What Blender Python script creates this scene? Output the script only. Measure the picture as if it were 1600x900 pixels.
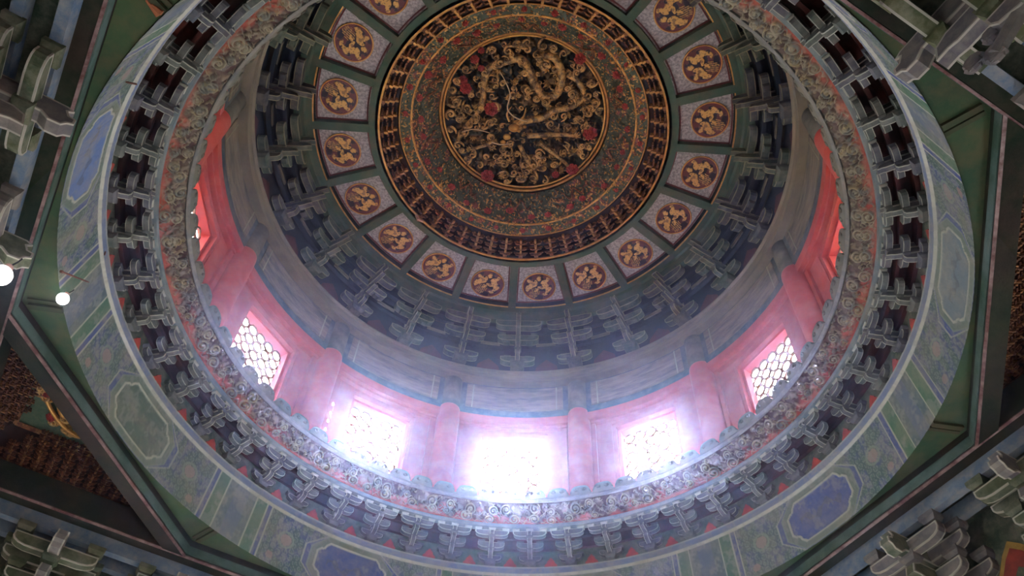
import bpy, bmesh, math, random
import numpy as np
from mathutils import Vector, Matrix

for o in list(bpy.data.objects): bpy.data.objects.remove(o)
C = bpy.context.scene.collection
S = 3.0                      # one drum radius = 3 m ; all sizes below are in drum radii
R = math.radians
cos, sin, pi = math.cos, math.sin, math.pi
random.seed(7)

# ---------------------------------------------------------------- camera
def camera():
    pitch, roll = R(55.102), R(3.578)
    f = Vector((0, cos(pitch), sin(pitch))); r = Vector((1, 0, 0)); u = r.cross(f)
    r2 = r * cos(roll) + u * sin(roll); u2 = -r * sin(roll) + u * cos(roll)
    cd = bpy.data.cameras.new('camera'); co = bpy.data.objects.new('camera', cd); C.objects.link(co)
    m = Matrix((r2, u2, -f)).transposed().to_4x4()
    m.translation = Vector((-0.00487, -1.38197, 0)) * S
    co.matrix_world = m
    cd.sensor_width = 36; cd.lens = 1307.74 / 1600 * 36; cd.clip_start = 0.05; cd.clip_end = 500
    bpy.context.scene.camera = co
camera()

# ---------------------------------------------------------------- sky and exposure
SKY = 1.0; VEIL = 0.019; GLOW = 32.0
w = bpy.data.worlds.new('overcast_sky'); bpy.context.scene.world = w; w.use_nodes = True
bg = w.node_tree.nodes['Background']
bg.inputs[0].default_value = (0.83, 0.91, 1.0, 1)
# thin overcast: even sky with the veiled sun glowing beyond the far windows
wn_ = w.node_tree; tc = wn_.nodes.new('ShaderNodeTexCoord'); dp = wn_.nodes.new('ShaderNodeVectorMath'); dp.operation = 'DOT_PRODUCT'
SUN_AZ, SUN_EL = 90, 47
dp.inputs[1].default_value = (cos(R(SUN_AZ)) * cos(R(SUN_EL)), sin(R(SUN_AZ)) * cos(R(SUN_EL)), sin(R(SUN_EL)))
mxn = wn_.nodes.new('ShaderNodeMath'); mxn.operation = 'MAXIMUM'; mxn.inputs[1].default_value = 0
pwn = wn_.nodes.new('ShaderNodeMath'); pwn.operation = 'POWER'; pwn.inputs[1].default_value = 34
mln = wn_.nodes.new('ShaderNodeMath'); mln.operation = 'MULTIPLY_ADD'; mln.inputs[1].default_value = GLOW; mln.inputs[2].default_value = SKY
wn_.links.new(tc.outputs['Generated'], dp.inputs[0]); wn_.links.new(dp.outputs['Value'], mxn.inputs[0]); wn_.links.new(mxn.outputs[0], pwn.inputs[0])
wn_.links.new(pwn.outputs[0], mln.inputs[0]); wn_.links.new(mln.outputs[0], bg.inputs[1])
vs = bpy.context.scene.view_settings
vs.view_transform = 'Standard'; vs.look = 'None'; vs.gamma = 1; vs.use_curve_mapping = False
vs.exposure = 3.92

# ---------------------------------------------------------------- helpers
def P(az, r, z): return (r * cos(R(az)) * S, r * sin(R(az)) * S, z * S)

MATS = {}
def mat(name, c1, c2=None, rough=0.75, metal=0.0, scale=3.0, dust=None, dust_amt=0.35, bump=0.25, bscale=40, attr=None, lo=0.38, hi=0.62, spec=0.3, stretch=None):
    if name in MATS: return MATS[name]
    m = bpy.data.materials.new(name); m.use_nodes = True
    nt = m.node_tree; N = nt.nodes; L = nt.links; b = N['Principled BSDF']
    b.inputs['Roughness'].default_value = rough; b.inputs['Metallic'].default_value = metal
    b.inputs['Specular IOR Level'].default_value = spec
    geo = N.new('ShaderNodeNewGeometry')
    def noise(sc, det=5):
        n = N.new('ShaderNodeTexNoise'); n.inputs['Scale'].default_value = sc; n.inputs['Detail'].default_value = det
        n.inputs['Roughness'].default_value = 0.65
        if stretch:
            mp = N.new('ShaderNodeMapping'); mp.inputs['Scale'].default_value = stretch; L.new(geo.outputs['Position'], mp.inputs[0]); L.new(mp.outputs[0], n.inputs['Vector'])
        else: L.new(geo.outputs['Position'], n.inputs['Vector'])
        return n
    def ramp(src, a, z):
        r = N.new('ShaderNodeMapRange'); r.inputs[1].default_value = a; r.inputs[2].default_value = z
        L.new(src, r.inputs[0]); return r.outputs[0]
    def mix(f, a, bb):
        x = N.new('ShaderNodeMix'); x.data_type = 'RGBA'
        if isinstance(f, float): x.inputs[0].default_value = f
        else: L.new(f, x.inputs[0])
        for i, v in ((6, a), (7, bb)):
            if isinstance(v, tuple): x.inputs[i].default_value = (*v, 1)
            else: L.new(v, x.inputs[i])
        return x.outputs[2]
    if attr:
        at = N.new('ShaderNodeAttribute'); at.attribute_name = attr; base = at.outputs['Color']
        if c2 is not None:
            n = noise(scale); mm = N.new('ShaderNodeMath'); mm.operation = 'MULTIPLY'; mm.inputs[1].default_value = 0.35
            L.new(ramp(n.outputs['Fac'], lo, hi), mm.inputs[0]); base = mix(mm.outputs[0], base, c2)
    else:
        n = noise(scale); base = mix(ramp(n.outputs['Fac'], lo, hi), c1, c2 if c2 else c1)
    if dust:
        n2 = noise(scale * 2.7, 7); mm = N.new('ShaderNodeMath'); mm.operation = 'MULTIPLY'; mm.inputs[1].default_value = dust_amt
        L.new(ramp(n2.outputs['Fac'], 0.42, 0.68), mm.inputs[0]); base = mix(mm.outputs[0], base, dust)
    L.new(base, b.inputs['Base Color'])
    if bump:
        n3 = noise(bscale, 3); bp = N.new('ShaderNodeBump'); bp.inputs['Strength'].default_value = bump; bp.inputs['Distance'].default_value = 0.01
        L.new(n3.outputs['Fac'], bp.inputs['Height']); L.new(bp.outputs[0], b.inputs['Normal'])
    MATS[name] = m; return m

DUST = (0.36, 0.33, 0.27)
M_soffit = mat('green_soffit', (0.022, 0.062, 0.034), (0.05, 0.095, 0.042), scale=1.6, dust=(0.15, 0.1, 0.05), dust_amt=0.45)
M_beam   = mat('beam_dark_green', (0.010, 0.022, 0.014), (0.028, 0.022, 0.019), scale=2, dust=(0.12, 0.09, 0.06), dust_amt=0.2, spec=0.12)
M_teal   = mat('beam_teal', (0.025, 0.065, 0.045), (0.085, 0.14, 0.135), scale=2, dust=DUST, dust_amt=0.1)
M_rline  = mat('old_red_line', (0.085, 0.028, 0.026), (0.22, 0.15, 0.15), scale=9, rough=0.35)
M_low_b  = mat('bracket_edge', (0.3, 0.32, 0.29), (0.42, 0.42, 0.36), scale=5)
M_low_g  = mat('bracket_green', (0.065, 0.085, 0.075), (0.12, 0.125, 0.12), scale=4, dust=DUST, dust_amt=0.2)
M_low_u  = mat('bracket_blue', (0.06, 0.07, 0.095), (0.12, 0.12, 0.14), scale=4, dust=DUST, dust_amt=0.2)
M_up_b   = mat('upper_edge', (0.22, 0.23, 0.16), (0.32, 0.3, 0.2), scale=5)
M_up_g   = mat('upper_green', (0.04, 0.085, 0.058), (0.09, 0.11, 0.075), scale=4, dust=DUST, dust_amt=0.3)
M_up_u   = mat('upper_blue', (0.035, 0.048, 0.075), (0.09, 0.085, 0.08), scale=4, dust=DUST, dust_amt=0.3)
M_dkblue = mat('dark_blue_board', (0.01, 0.022, 0.042), (0.03, 0.03, 0.035), scale=2)  # blue taken near black, crevice shade behind the upper brackets put into the colour
M_dkred  = mat('dark_red_board', (0.08, 0.014, 0.01), (0.022, 0.009, 0.008), scale=3)  # red darkened so its colour carries the shade between the lower brackets
M_flame  = mat('flame_red', (0.5, 0.075, 0.04), (0.32, 0.05, 0.035), scale=6)
M_bgreen = mat('board_green', (0.05, 0.085, 0.06), (0.1, 0.11, 0.08), scale=5, dust=DUST)
M_flame_d = mat('flame_dull', (0.12, 0.035, 0.03), (0.08, 0.03, 0.028), scale=6)
M_flame_h = mat('flame_hall', (0.3, 0.045, 0.03), (0.16, 0.03, 0.025), scale=6)
M_fang   = mat('ring_bluegrey', (0.13, 0.18, 0.22), (0.19, 0.23, 0.24), scale=3, dust=DUST, dust_amt=0.4)
M_red    = mat('red_lacquer', (0.56, 0.085, 0.06), (0.46, 0.07, 0.055), scale=1.6, rough=0.5, dust=(0.62, 0.25, 0.2), dust_amt=0.4, bump=0.1)
M_redd   = mat('red_lacquer_edge', (0.6, 0.06, 0.04), (0.5, 0.06, 0.04), scale=2, rough=0.4, bump=0.05)
M_lat    = mat('lattice_wood', (0.16, 0.07, 0.04), (0.2, 0.1, 0.06), scale=5)
M_arch   = mat('faded_paint', (0.21, 0.165, 0.11), (0.085, 0.085, 0.075), scale=1.6, dust=(0.33, 0.27, 0.19), dust_amt=0.6, bscale=25, lo=0.36, hi=0.64, stretch=(1, 1, 4.5))
M_archd  = mat('faded_blue_band', (0.035, 0.06, 0.085), (0.08, 0.095, 0.09), scale=2.5, dust=DUST, dust_amt=0.3)
M_head   = mat('column_head_paint', (0.15, 0.135, 0.1), (0.08, 0.09, 0.075), scale=2.2, dust=DUST)
M_cgreen = mat('coffer_green', (0.045, 0.1, 0.07), (0.075, 0.13, 0.095), scale=2, dust=(0.24, 0.15, 0.09), dust_amt=0.4)
M_gold   = mat('dull_gold', (0.62, 0.33, 0.09), (0.4, 0.18, 0.05), scale=12, rough=0.42, metal=0.45, spec=0.5)
M_goldb  = mat('bright_gold', (0.85, 0.5, 0.14), (0.6, 0.3, 0.08), scale=10, rough=0.35, metal=0.5, spec=0.5)
M_gdark  = mat('recess_maroon', (0.05, 0.018, 0.014), (0.03, 0.02, 0.02), scale=6)
M_gwood  = mat('gilt_over_red', (0.42, 0.2, 0.08), (0.15, 0.055, 0.035), scale=22, rough=0.45, metal=0.3)
M_ring_p = mat('ring_beam_painting', (1, 1, 1), (0.22, 0.23, 0.2), attr='paint', scale=1.6, dust=(0.36, 0.32, 0.22), dust_amt=0.35, bump=0.3, bscale=30)
M_friez  = mat('carved_frieze_paint', (1, 1, 1), None, attr='paint', scale=3, dust=(0.4, 0.36, 0.28), dust_amt=0.3, rough=0.7, bump=0.15, bscale=60)
M_med    = mat('medallion_painting', (1, 1, 1), None, attr='paint', scale=8, rough=0.5, bump=0.05)
M_boss   = mat('boss_relief_paint', (1, 1, 1), None, attr='paint', scale=8, rough=0.5, metal=0.15, bump=0.2, bscale=80)
M_panel  = mat('panel_ground', (0.62, 0.61, 0.66), (0.3, 0.3, 0.36), scale=34, dust=(0.3, 0.12, 0.12), dust_amt=0.25, lo=0.42, hi=0.58)
M_pred   = mat('panel_red_edge', (0.22, 0.06, 0.055), (0.15, 0.05, 0.045), scale=6)
M_flow   = mat('carved_flower_red', (0.55, 0.08, 0.07), (0.36, 0.06, 0.06), scale=30, rough=0.5)
M_leaf   = mat('carved_leaf_green', (0.07, 0.13, 0.08), (0.12, 0.16, 0.1), scale=20)
M_hg     = mat('hall_bracket_green', (0.075, 0.09, 0.04), (0.05, 0.08, 0.05), scale=3, dust=DUST, dust_amt=0.4)
M_hu     = mat('hall_bracket_grey', (0.1, 0.1, 0.12), (0.16, 0.15, 0.14), scale=3, dust=DUST, dust_amt=0.4)
M_hb     = mat('hall_bracket_line', (0.34, 0.33, 0.29), (0.42, 0.4, 0.34), scale=5)
M_hblue  = mat('hall_band_blue', (0.08, 0.14, 0.24), (0.16, 0.21, 0.27), scale=4, dust=DUST, dust_amt=0.5)
M_pink   = mat('faded_pink', (0.5, 0.3, 0.26), (0.42, 0.22, 0.18), scale=6)
M_yel    = mat('flame_gold_line', (0.42, 0.27, 0.07), (0.3, 0.19, 0.05), scale=8)
M_rust   = mat('rusty_iron', (0.22, 0.08, 0.05), (0.12, 0.05, 0.035), scale=30, rough=0.8)
M_stone  = mat('stone_paving', (0.5, 0.48, 0.44), (0.4, 0.38, 0.35), scale=0.6)
M_plast  = mat('hall_wall_red', (0.4, 0.12, 0.09), (0.34, 0.1, 0.08), scale=1)
M_roof   = mat('roof_boards', (0.16, 0.1, 0.06), (0.1, 0.07, 0.05), scale=2)
def emis(name, col, st):
    m = bpy.data.materials.new(name); m.use_nodes = True; b = m.node_tree.nodes['Principled BSDF']
    b.inputs['Base Color'].default_value = (0.9, 0.9, 0.9, 1)
    b.inputs['Emission Color'].default_value = (*col, 1); b.inputs['Emission Strength'].default_value = st; return m
M_bulb = emis('lit_glass', (1, 0.97, 0.92), 1.2)

def link(name, me, parent=None, smooth=False):
    o = bpy.data.objects.new(name, me); C.objects.link(o)
    if parent: o.parent = parent
    if smooth: me.polygons.foreach_set('use_smooth', [True] * len(me.polygons))
    return o
def empty(name, loc=(0, 0, 0), rz=0.0):
    o = bpy.data.objects.new(name, None); C.objects.link(o); o.location = loc; o.rotation_euler = (0, 0, rz)
    o.empty_display_size = 0.1; return o
def tag(o, label=None, cat=None, group=None, kind=None):
    if label: o['label'] = label
    if cat: o['category'] = cat
    if group: o['group'] = group
    if kind: o['kind'] = kind
    return o
def copy_tree(o, parent=None):
    c = o.copy(); C.objects.link(c)
    if parent: c.parent = parent
    for ch in o.children: copy_tree(ch, c)
    return c

class MB:
    """collects shapes (in drum radii) and builds ONE mesh"""
    def __init__(s): s.v = []; s.f = []; s.m = []
    def add(s, vs, fs, m=0, ms=None):
        k = len(s.v); s.v += [tuple(x) for x in vs]; s.f += [tuple(i + k for i in f) for f in fs]
        s.m += (ms if ms else [m] * len(fs))
    def box(s, x0, x1, y0, y1, z0, z1, m=0):
        vs = [(x, y, z) for z in (z0, z1) for y in (y0, y1) for x in (x0, x1)]
        s.add(vs, [(0, 2, 3, 1), (4, 5, 7, 6), (0, 1, 5, 4), (2, 6, 7, 3), (0, 4, 6, 2), (1, 3, 7, 5)], m)
    def dou(s, x, y, z0, h, a, b=None, m=0):      # bearing block: narrow foot, wide top
        b = b or a; q = 0.72; zm = z0 + h * 0.45
        vs = []
        for z, k in ((z0, q), (zm, 1), (z0 + h, 1)):
            vs += [(x - a * k, y - b * k, z), (x + a * k, y - b * k, z), (x + a * k, y + b * k, z), (x - a * k, y + b * k, z)]
        fs = [(3, 2, 1, 0), (8, 9, 10, 11)]
        for t in (0, 4):
            for i in range(4): fs.append((t + i, t + (i + 1) % 4, t + 4 + (i + 1) % 4, t + 4 + i))
        s.add(vs, fs, m)
    def tube(s, pts, rad, n=6, m=0, cap=True):
        pts = [Vector(p) for p in pts]; k = len(pts); rr = rad if isinstance(rad, (list, tuple)) else [rad] * k
        vs = []; up = Vector((0, 0, 1))
        for i, p in enumerate(pts):
            d = (pts[min(i + 1, k - 1)] - pts[max(i - 1, 0)])
            d = d.normalized() if d.length > 1e-9 else Vector((1, 0, 0))
            a = d.cross(up)
            if a.length < 1e-3: a = d.cross(Vector((0, 1, 0)))
            a.normalize(); b = a.cross(d)
            for j in range(n):
                t = 2 * pi * j / n; vs.append(p + (a * cos(t) + b * sin(t)) * rr[i])
        fs = [(i * n + j, i * n + (j + 1) % n, (i + 1) * n + (j + 1) % n, (i + 1) * n + j) for i in range(k - 1) for j in range(n)]
        if cap: fs += [tuple(range(n))[::-1], tuple((k - 1) * n + j for j in range(n))]
        s.add(vs, fs, m)
    def revolve(s, prof, n=120, a0=0.0, a1=360.0, m=0, ms=None, closed=True):
        full = abs(a1 - a0 - 360) < 1e-6; k = len(prof); cnt = n if full else n + 1
        vs = []
        for i in range(cnt):
            a = R(a0 + (a1 - a0) * i / n); vs += [(r * cos(a), r * sin(a), z) for r, z in prof]
        fs = []; mm = []
        seg = k if closed else k - 1
        for i in range(n):
            i2 = (i + 1) % cnt if full else i + 1
            for j in range(seg):
                j2 = (j + 1) % k; fs.append((i * k + j, i2 * k + j, i2 * k + j2, i * k + j2)); mm.append(ms[j] if ms else m)
        if not full and closed:
            fs += [tuple(range(k)), tuple((cnt - 1) * k + j for j in range(k))[::-1]]; mm += [m, m]
        s.add(vs, fs, ms=mm)
    def mesh(s, name, mats):
        me = bpy.data.meshes.new(name)
        me.from_pydata([(x * S, y * S, z * S) for x, y, z in s.v], [], s.f)
        for q in (mats if isinstance(mats, (list, tuple)) else [mats]): me.materials.append(q)
        me.polygons.foreach_set('material_index', s.m); me.update(); return me
    def build(s, name, mats, parent=None, smooth=False):
        return link(name, s.mesh(name, mats), parent, smooth)

def prism(name, poly, w, axis, mats, parent=None, at=(0, 0, 0), inset=0.003):
    """poly in (a,z); extruded by w along the other horizontal axis.  axis 'y': poly runs along y (lateral arm); 'x': along x (radial arm).
    every large face gets a painted border (slot 0) round its field (slot 1)"""
    bm = bmesh.new(); h = w / 2; e = min(inset, w * .28)
    def vert(a, z, t): return (at[0] + t, at[1] + a, at[2] + z) if axis == 'y' else (at[0] + a, at[1] + t, at[2] + z)
    cols = [[bm.verts.new([c * S for c in vert(a, z, t)]) for a, z in poly] for t in (-h, -h + e, h - e, h)]
    n = len(poly); caps = [bm.faces.new(cols[0]), bm.faces.new(cols[3][::-1])]
    for q in range(3):
        for i in range(n):
            f = bm.faces.new((cols[q][i], cols[q + 1][i], cols[q + 1][(i + 1) % n], cols[q][(i + 1) % n])); f.material_index = 1 if q == 1 else 0
    bmesh.ops.recalc_face_normals(bm, faces=bm.faces)
    res = bmesh.ops.inset_individual(bm, faces=caps, thickness=inset * S, use_even_offset=True)
    for f in res['faces']: f.material_index = 0
    for f in caps: f.material_index = 1
    me = bpy.data.meshes.new(name); bm.to_mesh(me); bm.free()
    for q in mats: me.materials.append(q)
    return link(name, me, parent)

def arm_poly(L, h):       # lateral arm with curved shoulders
    a = L / 2; c = h * 1.1
    return [(-a, h), (-a, h * 0.55), (-a + c * 0.15, h * 0.3), (-a + c * 0.5, h * 0.1), (-a + c, 0), (a - c, 0), (a - c * 0.5, h * 0.1), (a - c * 0.15, h * 0.3), (a, h * 0.55), (a, h)]
def rad_poly(x0, x1, h):  # radial arm, curved at the inner (x0, smaller) end
    c = h * 1.1
    return [(x1, 0), (x1, h), (x0, h), (x0, h * 0.55), (x0 + c * 0.2, h * 0.22), (x0 + c, 0)]
def nose_poly(x0, x1, h):  # radial member ending in a cut nose
    return [(x1, 0), (x1, h), (x0 + h * 0.6, h), (x0, h * 0.75), (x0 - h * 0.25, h * 0.1), (x0 + h * 0.3, h * 0.12), (x0 + h * 0.7, 0)]

ORD = ['', 'first', 'second', 'third', 'fourth', 'fifth', 'sixth', 'seventh', 'eighth', 'ninth', 'tenth', 'eleventh', 'twelfth', 'thirteenth',
       'fourteenth', 'fifteenth', 'sixteenth', 'seventeenth', 'eighteenth', 'nineteenth', 'twentieth', 'twenty-first', 'twenty-second', 'twenty-third', 'twenty-fourth', 'twenty-fifth', 'twenty-sixth']
def norm(a):
    while a > 270: a -= 360
    while a <= -90: a += 360
    return a
def place(k):            # k steps from the lowest one in the picture, + = towards the left (azimuth grows clockwise in view)
    if k == 0: return 'lowest in the picture'
    return ORD[abs(k)] + (' to the left' if k > 0 else ' to the right') + ' of the lowest'

# ================================================================= SETTING: floor, hall walls, roofs (outside the frame, they carry the light)
b = MB(); b.box(-14, 14, -14, 14, -0.56, -0.5); tag(b.build('floor', M_stone), kind='structure')
HW = 1.9; DW = 0.32
def hall_wall(az, name):
    n = MB(); d0, d1 = HW, HW + 0.12; z0, z1 = -0.5, 1.7
    n.box(d0, d1, -HW - 0.12, -DW, z0, z1); n.box(d0, d1, DW, HW + 0.12, z0, z1); n.box(d0, d1, -DW, DW, 0.45, z1)
    o = n.build(name, M_plast); o.rotation_euler = (0, 0, R(az)); tag(o, kind='structure')
for az, nm in ((28, 'wall_right'), (118, 'wall_back'), (208, 'wall_left'), (298, 'wall_front')): hall_wall(az, nm)
# flat roof deck over the aisles around the beam square
b = MB()
for q in range(4):
    a = R(28 + 90 * q); n_ = Vector((cos(a), sin(a))); t_ = Vector((-sin(a), cos(a)))
    d0, d1 = 1.33, HW + 0.3; c = [(d0, -d0), (d1, -d1), (d1, d1), (d0, d0)]
    vs = [tuple(n_ * x + t_ * y) + (z,) for z in (1.64, 1.7) for x, y in c]
    b.add(vs, [(3, 2, 1, 0), (4, 5, 6, 7), (0, 1, 5, 4), (1, 2, 6, 5), (2, 3, 7, 6), (3, 0, 4, 7)])
tag(b.build('ceiling', M_roof), kind='structure')
# closed outer skin of the drum base and the upper roof
b = MB(); b.revolve([(1.115, 1.84), (1.16, 1.84), (1.16, 2.0), (1.115, 2.0)], 96)
b.revolve([(1.06, 2.66), (1.14, 2.66), (1.14, 2.72), (0.7, 3.5), (0.0, 3.5), (0.0, 3.45), (0.68, 3.45), (1.06, 2.74)], 96)
tag(b.build('wall_upper', M_roof, smooth=False), kind='structure')
b = MB()      # lid between the octagon deck and the drum
b.revolve([(1.11, 1.835), (1.9, 1.835), (1.9, 1.86), (1.11, 1.86)], 96)
tag(b.build('trim_1', M_roof), kind='structure')
b = MB()      # square curb that closes the space above the main beams
for q in range(4):
    a = R(28 + 90 * q); n_ = Vector((cos(a), sin(a))); t_ = Vector((-sin(a), cos(a)))
    d0, d1 = 1.33, 1.40; c = [(d0, -d0), (d1, -d1), (d1, d1), (d0, d0)]
    vs = [tuple(n_ * x + t_ * y) + (z,) for z in (1.7, 1.84) for x, y in c]
    b.add(vs, [(3, 2, 1, 0), (4, 5, 6, 7), (0, 1, 5, 4), (1, 2, 6, 5), (2, 3, 7, 6), (3, 0, 4, 7)])
tag(b.build('trim_2', M_roof), kind='structure')

# ================================================================= OCTAGON BEAMS
def strip(mb, az, prof, L0, L1, m=0, ms=None, mitre0=None, mitre1=None):
    """straight beam: prof of (d,z) extruded along the tangent from L0*d to L1*d (slopes) """
    a = R(az); n_ = Vector((cos(a), sin(a))); t_ = Vector((-sin(a), cos(a))); k = len(prof)
    vs = []
    for sgn in (0, 1):
        for d, z in prof:
            t = (L0(d) if sgn == 0 else L1(d)); p = n_ * d + t_ * t; vs.append((p.x, p.y, z))
    fs = [(j, (j + 1) % k, k + (j + 1) % k, k + j) for j in range(k)] + [tuple(range(k))[::-1], tuple(range(k, 2 * k))]
    mb.add(vs, fs, ms=(ms if ms else [m] * k) + [m, m])
T8 = math.tan(R(22.5))
OI = 1.12
beam_prof = [(OI, 1.574), (OI + 0.006, 1.568), (OI + 0.050, 1.568), (OI + 0.050, 1.66), (OI, 1.66)]
sides = {28: 'lower right', 118: 'lower left', 208: 'left', 298: 'upper right'}
for q in range(4):
    az = 28 + 90 * q
    root = empty('main_beam', P(az, OI + 0.03, 1.57), R(az))
    mb = MB(); off = -(OI + 0.03)
    # built in local frame: x outward
    def loc(prof): return [(d, z) for d, z in prof]
    tmp = MB(); strip(tmp, 0, loc(beam_prof), lambda d: -d, lambda d: d, ms=[1, 0, 0, 0, 0]); tmp.v = [(x + off, y, z - 1.57) for x, y, z in tmp.v]
    tmp.build('beam_body', [M_beam, M_beam], root)
    tmp = MB(); strip(tmp, 0, [(OI - 0.0015, 1.571), (OI + 0.0045, 1.5665), (OI + 0.0045, 1.570), (OI - 0.0005, 1.5745)], lambda d: -d, lambda d: d); tmp.v = [(x + off, y, z - 1.57) for x, y, z in tmp.v]
    tmp.build('edge_bead', M_rline, root)
    tmp = MB(); strip(tmp, 0, [(OI - 0.003, 1.578), (OI + 0.001, 1.578), (OI + 0.001, 1.606), (OI - 0.003, 1.606)], lambda d: -d * T8, lambda d: d * T8); tmp.v = [(x + off, y, z - 1.57) for x, y, z in tmp.v]
    tmp.build('face_board', M_teal, root)
    tag(root, 'dark green square-frame beam on the %s side under the ring' % sides[az], 'beam', 'square frame beams')
diag = {73: 'bottom right, outside the frame', 163: 'lower left before the gilded corner', 253: 'near the viewer', 343: 'right edge before the gilded corner'}
for q in range(4):
    az = 73 + 90 * q; off = -(OI + 0.03)
    root = empty('corner_beam', P(az, OI + 0.03, 1.57), R(az))
    f = lambda d: OI * T8 - (d - OI) * 1.0
    for nm, prof, mt, ff in (('beam_body', beam_prof, M_beam, f), ('edge_bead', [(OI - 0.0015, 1.571), (OI + 0.0045, 1.5665), (OI + 0.0045, 1.570), (OI - 0.0005, 1.5745)], M_rline, f),
                         ('face_board', [(OI - 0.003, 1.578), (OI + 0.001, 1.578), (OI + 0.001, 1.606), (OI - 0.003, 1.606)], M_teal, lambda d: OI * T8)):
        tmp = MB(); strip(tmp, 0, prof, lambda d: -ff(d), lambda d: ff(d)); tmp.v = [(x + off, y, z - 1.57) for x, y, z in tmp.v]
        tmp.build(nm, mt, root)
    tag(root, 'dark green diagonal corner beam, %s' % diag[az], 'beam', 'diagonal corner beams')
# green soffit boards between the octagon and the ring: eight wedges
for q in range(8):
    az = 5.5 + 45 * q; n = 24; mb = MB(); vs = []
    for i in range(n + 1):
        t = -22.5 + 45 * i / n; ro = OI / cos(R(22.5 - abs(t))); vs += [(1.1125 * cos(R(t)), 1.1125 * sin(R(t)), z) for z in (1.628, 1.645)] + [(ro * cos(R(t)), ro * sin(R(t)), z) for z in (1.628, 1.645)]
    fs = []
    for i in range(n):
        k = 4 * i; fs += [(k, k + 4, k + 6, k + 2), (k + 1, k + 3, k + 7, k + 5), (k, k + 1, k + 5, k + 4), (k + 2, k + 6, k + 7, k + 3)]
    mb.add(vs, fs); o = mb.build('trim_%d' % (q + 3), M_soffit); o.rotation_euler = (0, 0, R(az)); tag(o, kind='structure')

for q in range(8):
    mb = MB(); mb.box(1.113, 1.195, -0.016, -0.002, 1.619, 1.628); mb.box(1.113, 1.195, 0.004, 0.014, 1.622, 1.628)
    o = mb.build('trim_%d' % (q + 11), mat('old_batten', (0.07, 0.055, 0.03), (0.04, 0.06, 0.03), scale=4)); o.rotation_euler = (0, 0, R(5.5 + 45 * q)); tag(o, kind='structure')
mb = MB(); a_ = R(229.6)
for (da, r0_, r1_, z_) in ((-.004, 1.116, 1.150, 1.617), (.006, 1.115, 1.138, 1.615)):
    mb.tube([(r0_ * cos(a_ + da), r0_ * sin(a_ + da), z_), (r1_ * cos(a_ + da * .3), r1_ * sin(a_ + da * .3), z_ + .004)], [.006, .0025], 5)
o = mb.build('timber_splinter', mat('fresh_orange_wood', (0.45, 0.16, 0.07), (0.32, 0.12, 0.06), scale=10)); tag(o, 'splintered orange timber end at the upper left edge of the painted ring', 'wood')
# ================================================================= PAINTED RING BEAM
def paint_mesh(name, XYZ, COL, mats, closed=True, parent=None, smooth=True):
    """XYZ (n,m,3) grid in drum radii, wrapped on axis 0 if closed"""
    n, m, _ = XYZ.shape; idx = np.arange(n * m).reshape(n, m)
    a = idx; bb = np.roll(idx, -1, axis=0)
    if not closed: a = a[:-1]; bb = bb[:-1]
    F = np.stack([a[:, :-1], bb[:, :-1], bb[:, 1:], a[:, 1:]], -1).reshape(-1, 4)
    me = bpy.data.meshes.new(name); me.vertices.add(n * m); me.vertices.foreach_set('co', (XYZ * S).astype(np.float32).ravel())
    me.loops.add(F.size); me.loops.foreach_set('vertex_index', F.astype(np.int32).ravel())
    me.polygons.add(len(F)); me.polygons.foreach_set('loop_start', np.arange(0, F.size, 4, dtype=np.int32))
    me.polygons.foreach_set('loop_total', np.full(len(F), 4, dtype=np.int32)); me.update(calc_edges=True)
    at = me.color_attributes.new('paint', 'FLOAT_COLOR', 'POINT')
    col = np.concatenate([COL.reshape(-1, 3), np.ones((n * m, 1))], 1).astype(np.float32); at.data.foreach_set('color', col.ravel())
    for q in (mats if isinstance(mats, list) else [mats]): me.materials.append(q)
    return link(name, me, parent, smooth)

def lerp(C0, C1, f): return C0 + (np.asarray(C1) - C0) * f[..., None]
def vnoise(x, y, seed=0):
    rg = np.random.RandomState(seed); T = rg.rand(256, 256)
    xi = np.floor(x).astype(int); yi = np.floor(y).astype(int); fx = x - xi; fy = y - yi
    fx = fx * fx * (3 - 2 * fx); fy = fy * fy * (3 - 2 * fy)
    g = lambda a, c: T[a % 256, c % 256]
    return (g(xi, yi) * (1 - fx) + g(xi + 1, yi) * fx) * (1 - fy) + (g(xi, yi + 1) * (1 - fx) + g(xi + 1, yi + 1) * fx) * fy

CART = [29.5, 74, 116, 161, 206, 251, 299, 344]
CCOL = [(0.05, 0.10, 0.42), (0.06, 0.11, 0.4), (0.06, 0.11, 0.36), (0.14, 0.2, 0.15), (0.17, 0.28, 0.6), (0.1, 0.15, 0.4), (0.13, 0.2, 0.36), (0.22, 0.29, 0.33)]
n, m = 3600, 56
az = np.linspace(0, 360, n, endpoint=False)[:, None] * np.ones((1, m)); zz = np.linspace(1.623, 1.84, m)[None, :] * np.ones((n, 1))
rr = 1.11 - (zz - 1.623) / 0.217 * 0.0167
BLUE = (0.07, 0.11, 0.36); GREEN = (0.08, 0.22, 0.12); CREAM = (0.68, 0.65, 0.52)
col = np.ones((n, m, 3)) * np.array((0.2, 0.25, 0.3))
best = np.full((n, m), 1e9); ci = np.zeros((n, m), int); wn = np.zeros((n, m))
cs = sorted(CART)
for i, c in enumerate(CART):
    d = (az - c + 180) % 360 - 180
    nxt = min(((x - c) % 360 for x in CART if x != c)); prv = min(((c - x) % 360 for x in CART if x != c))
    half = np.where(d > 0, nxt / 2, prv / 2); sel = np.abs(d) <= half
    best = np.where(sel, d, best); ci = np.where(sel, i, ci); wn = np.where(sel, np.abs(d) / half * 22.5, wn)
x = np.abs(best) * pi / 180 * 1.1; y = np.abs(zz - 1.715); ch = 0.04
sd = np.maximum(np.maximum(x - 0.122, y - 0.068), (x + y - (0.122 + 0.068 - ch)) * 0.707)
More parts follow.
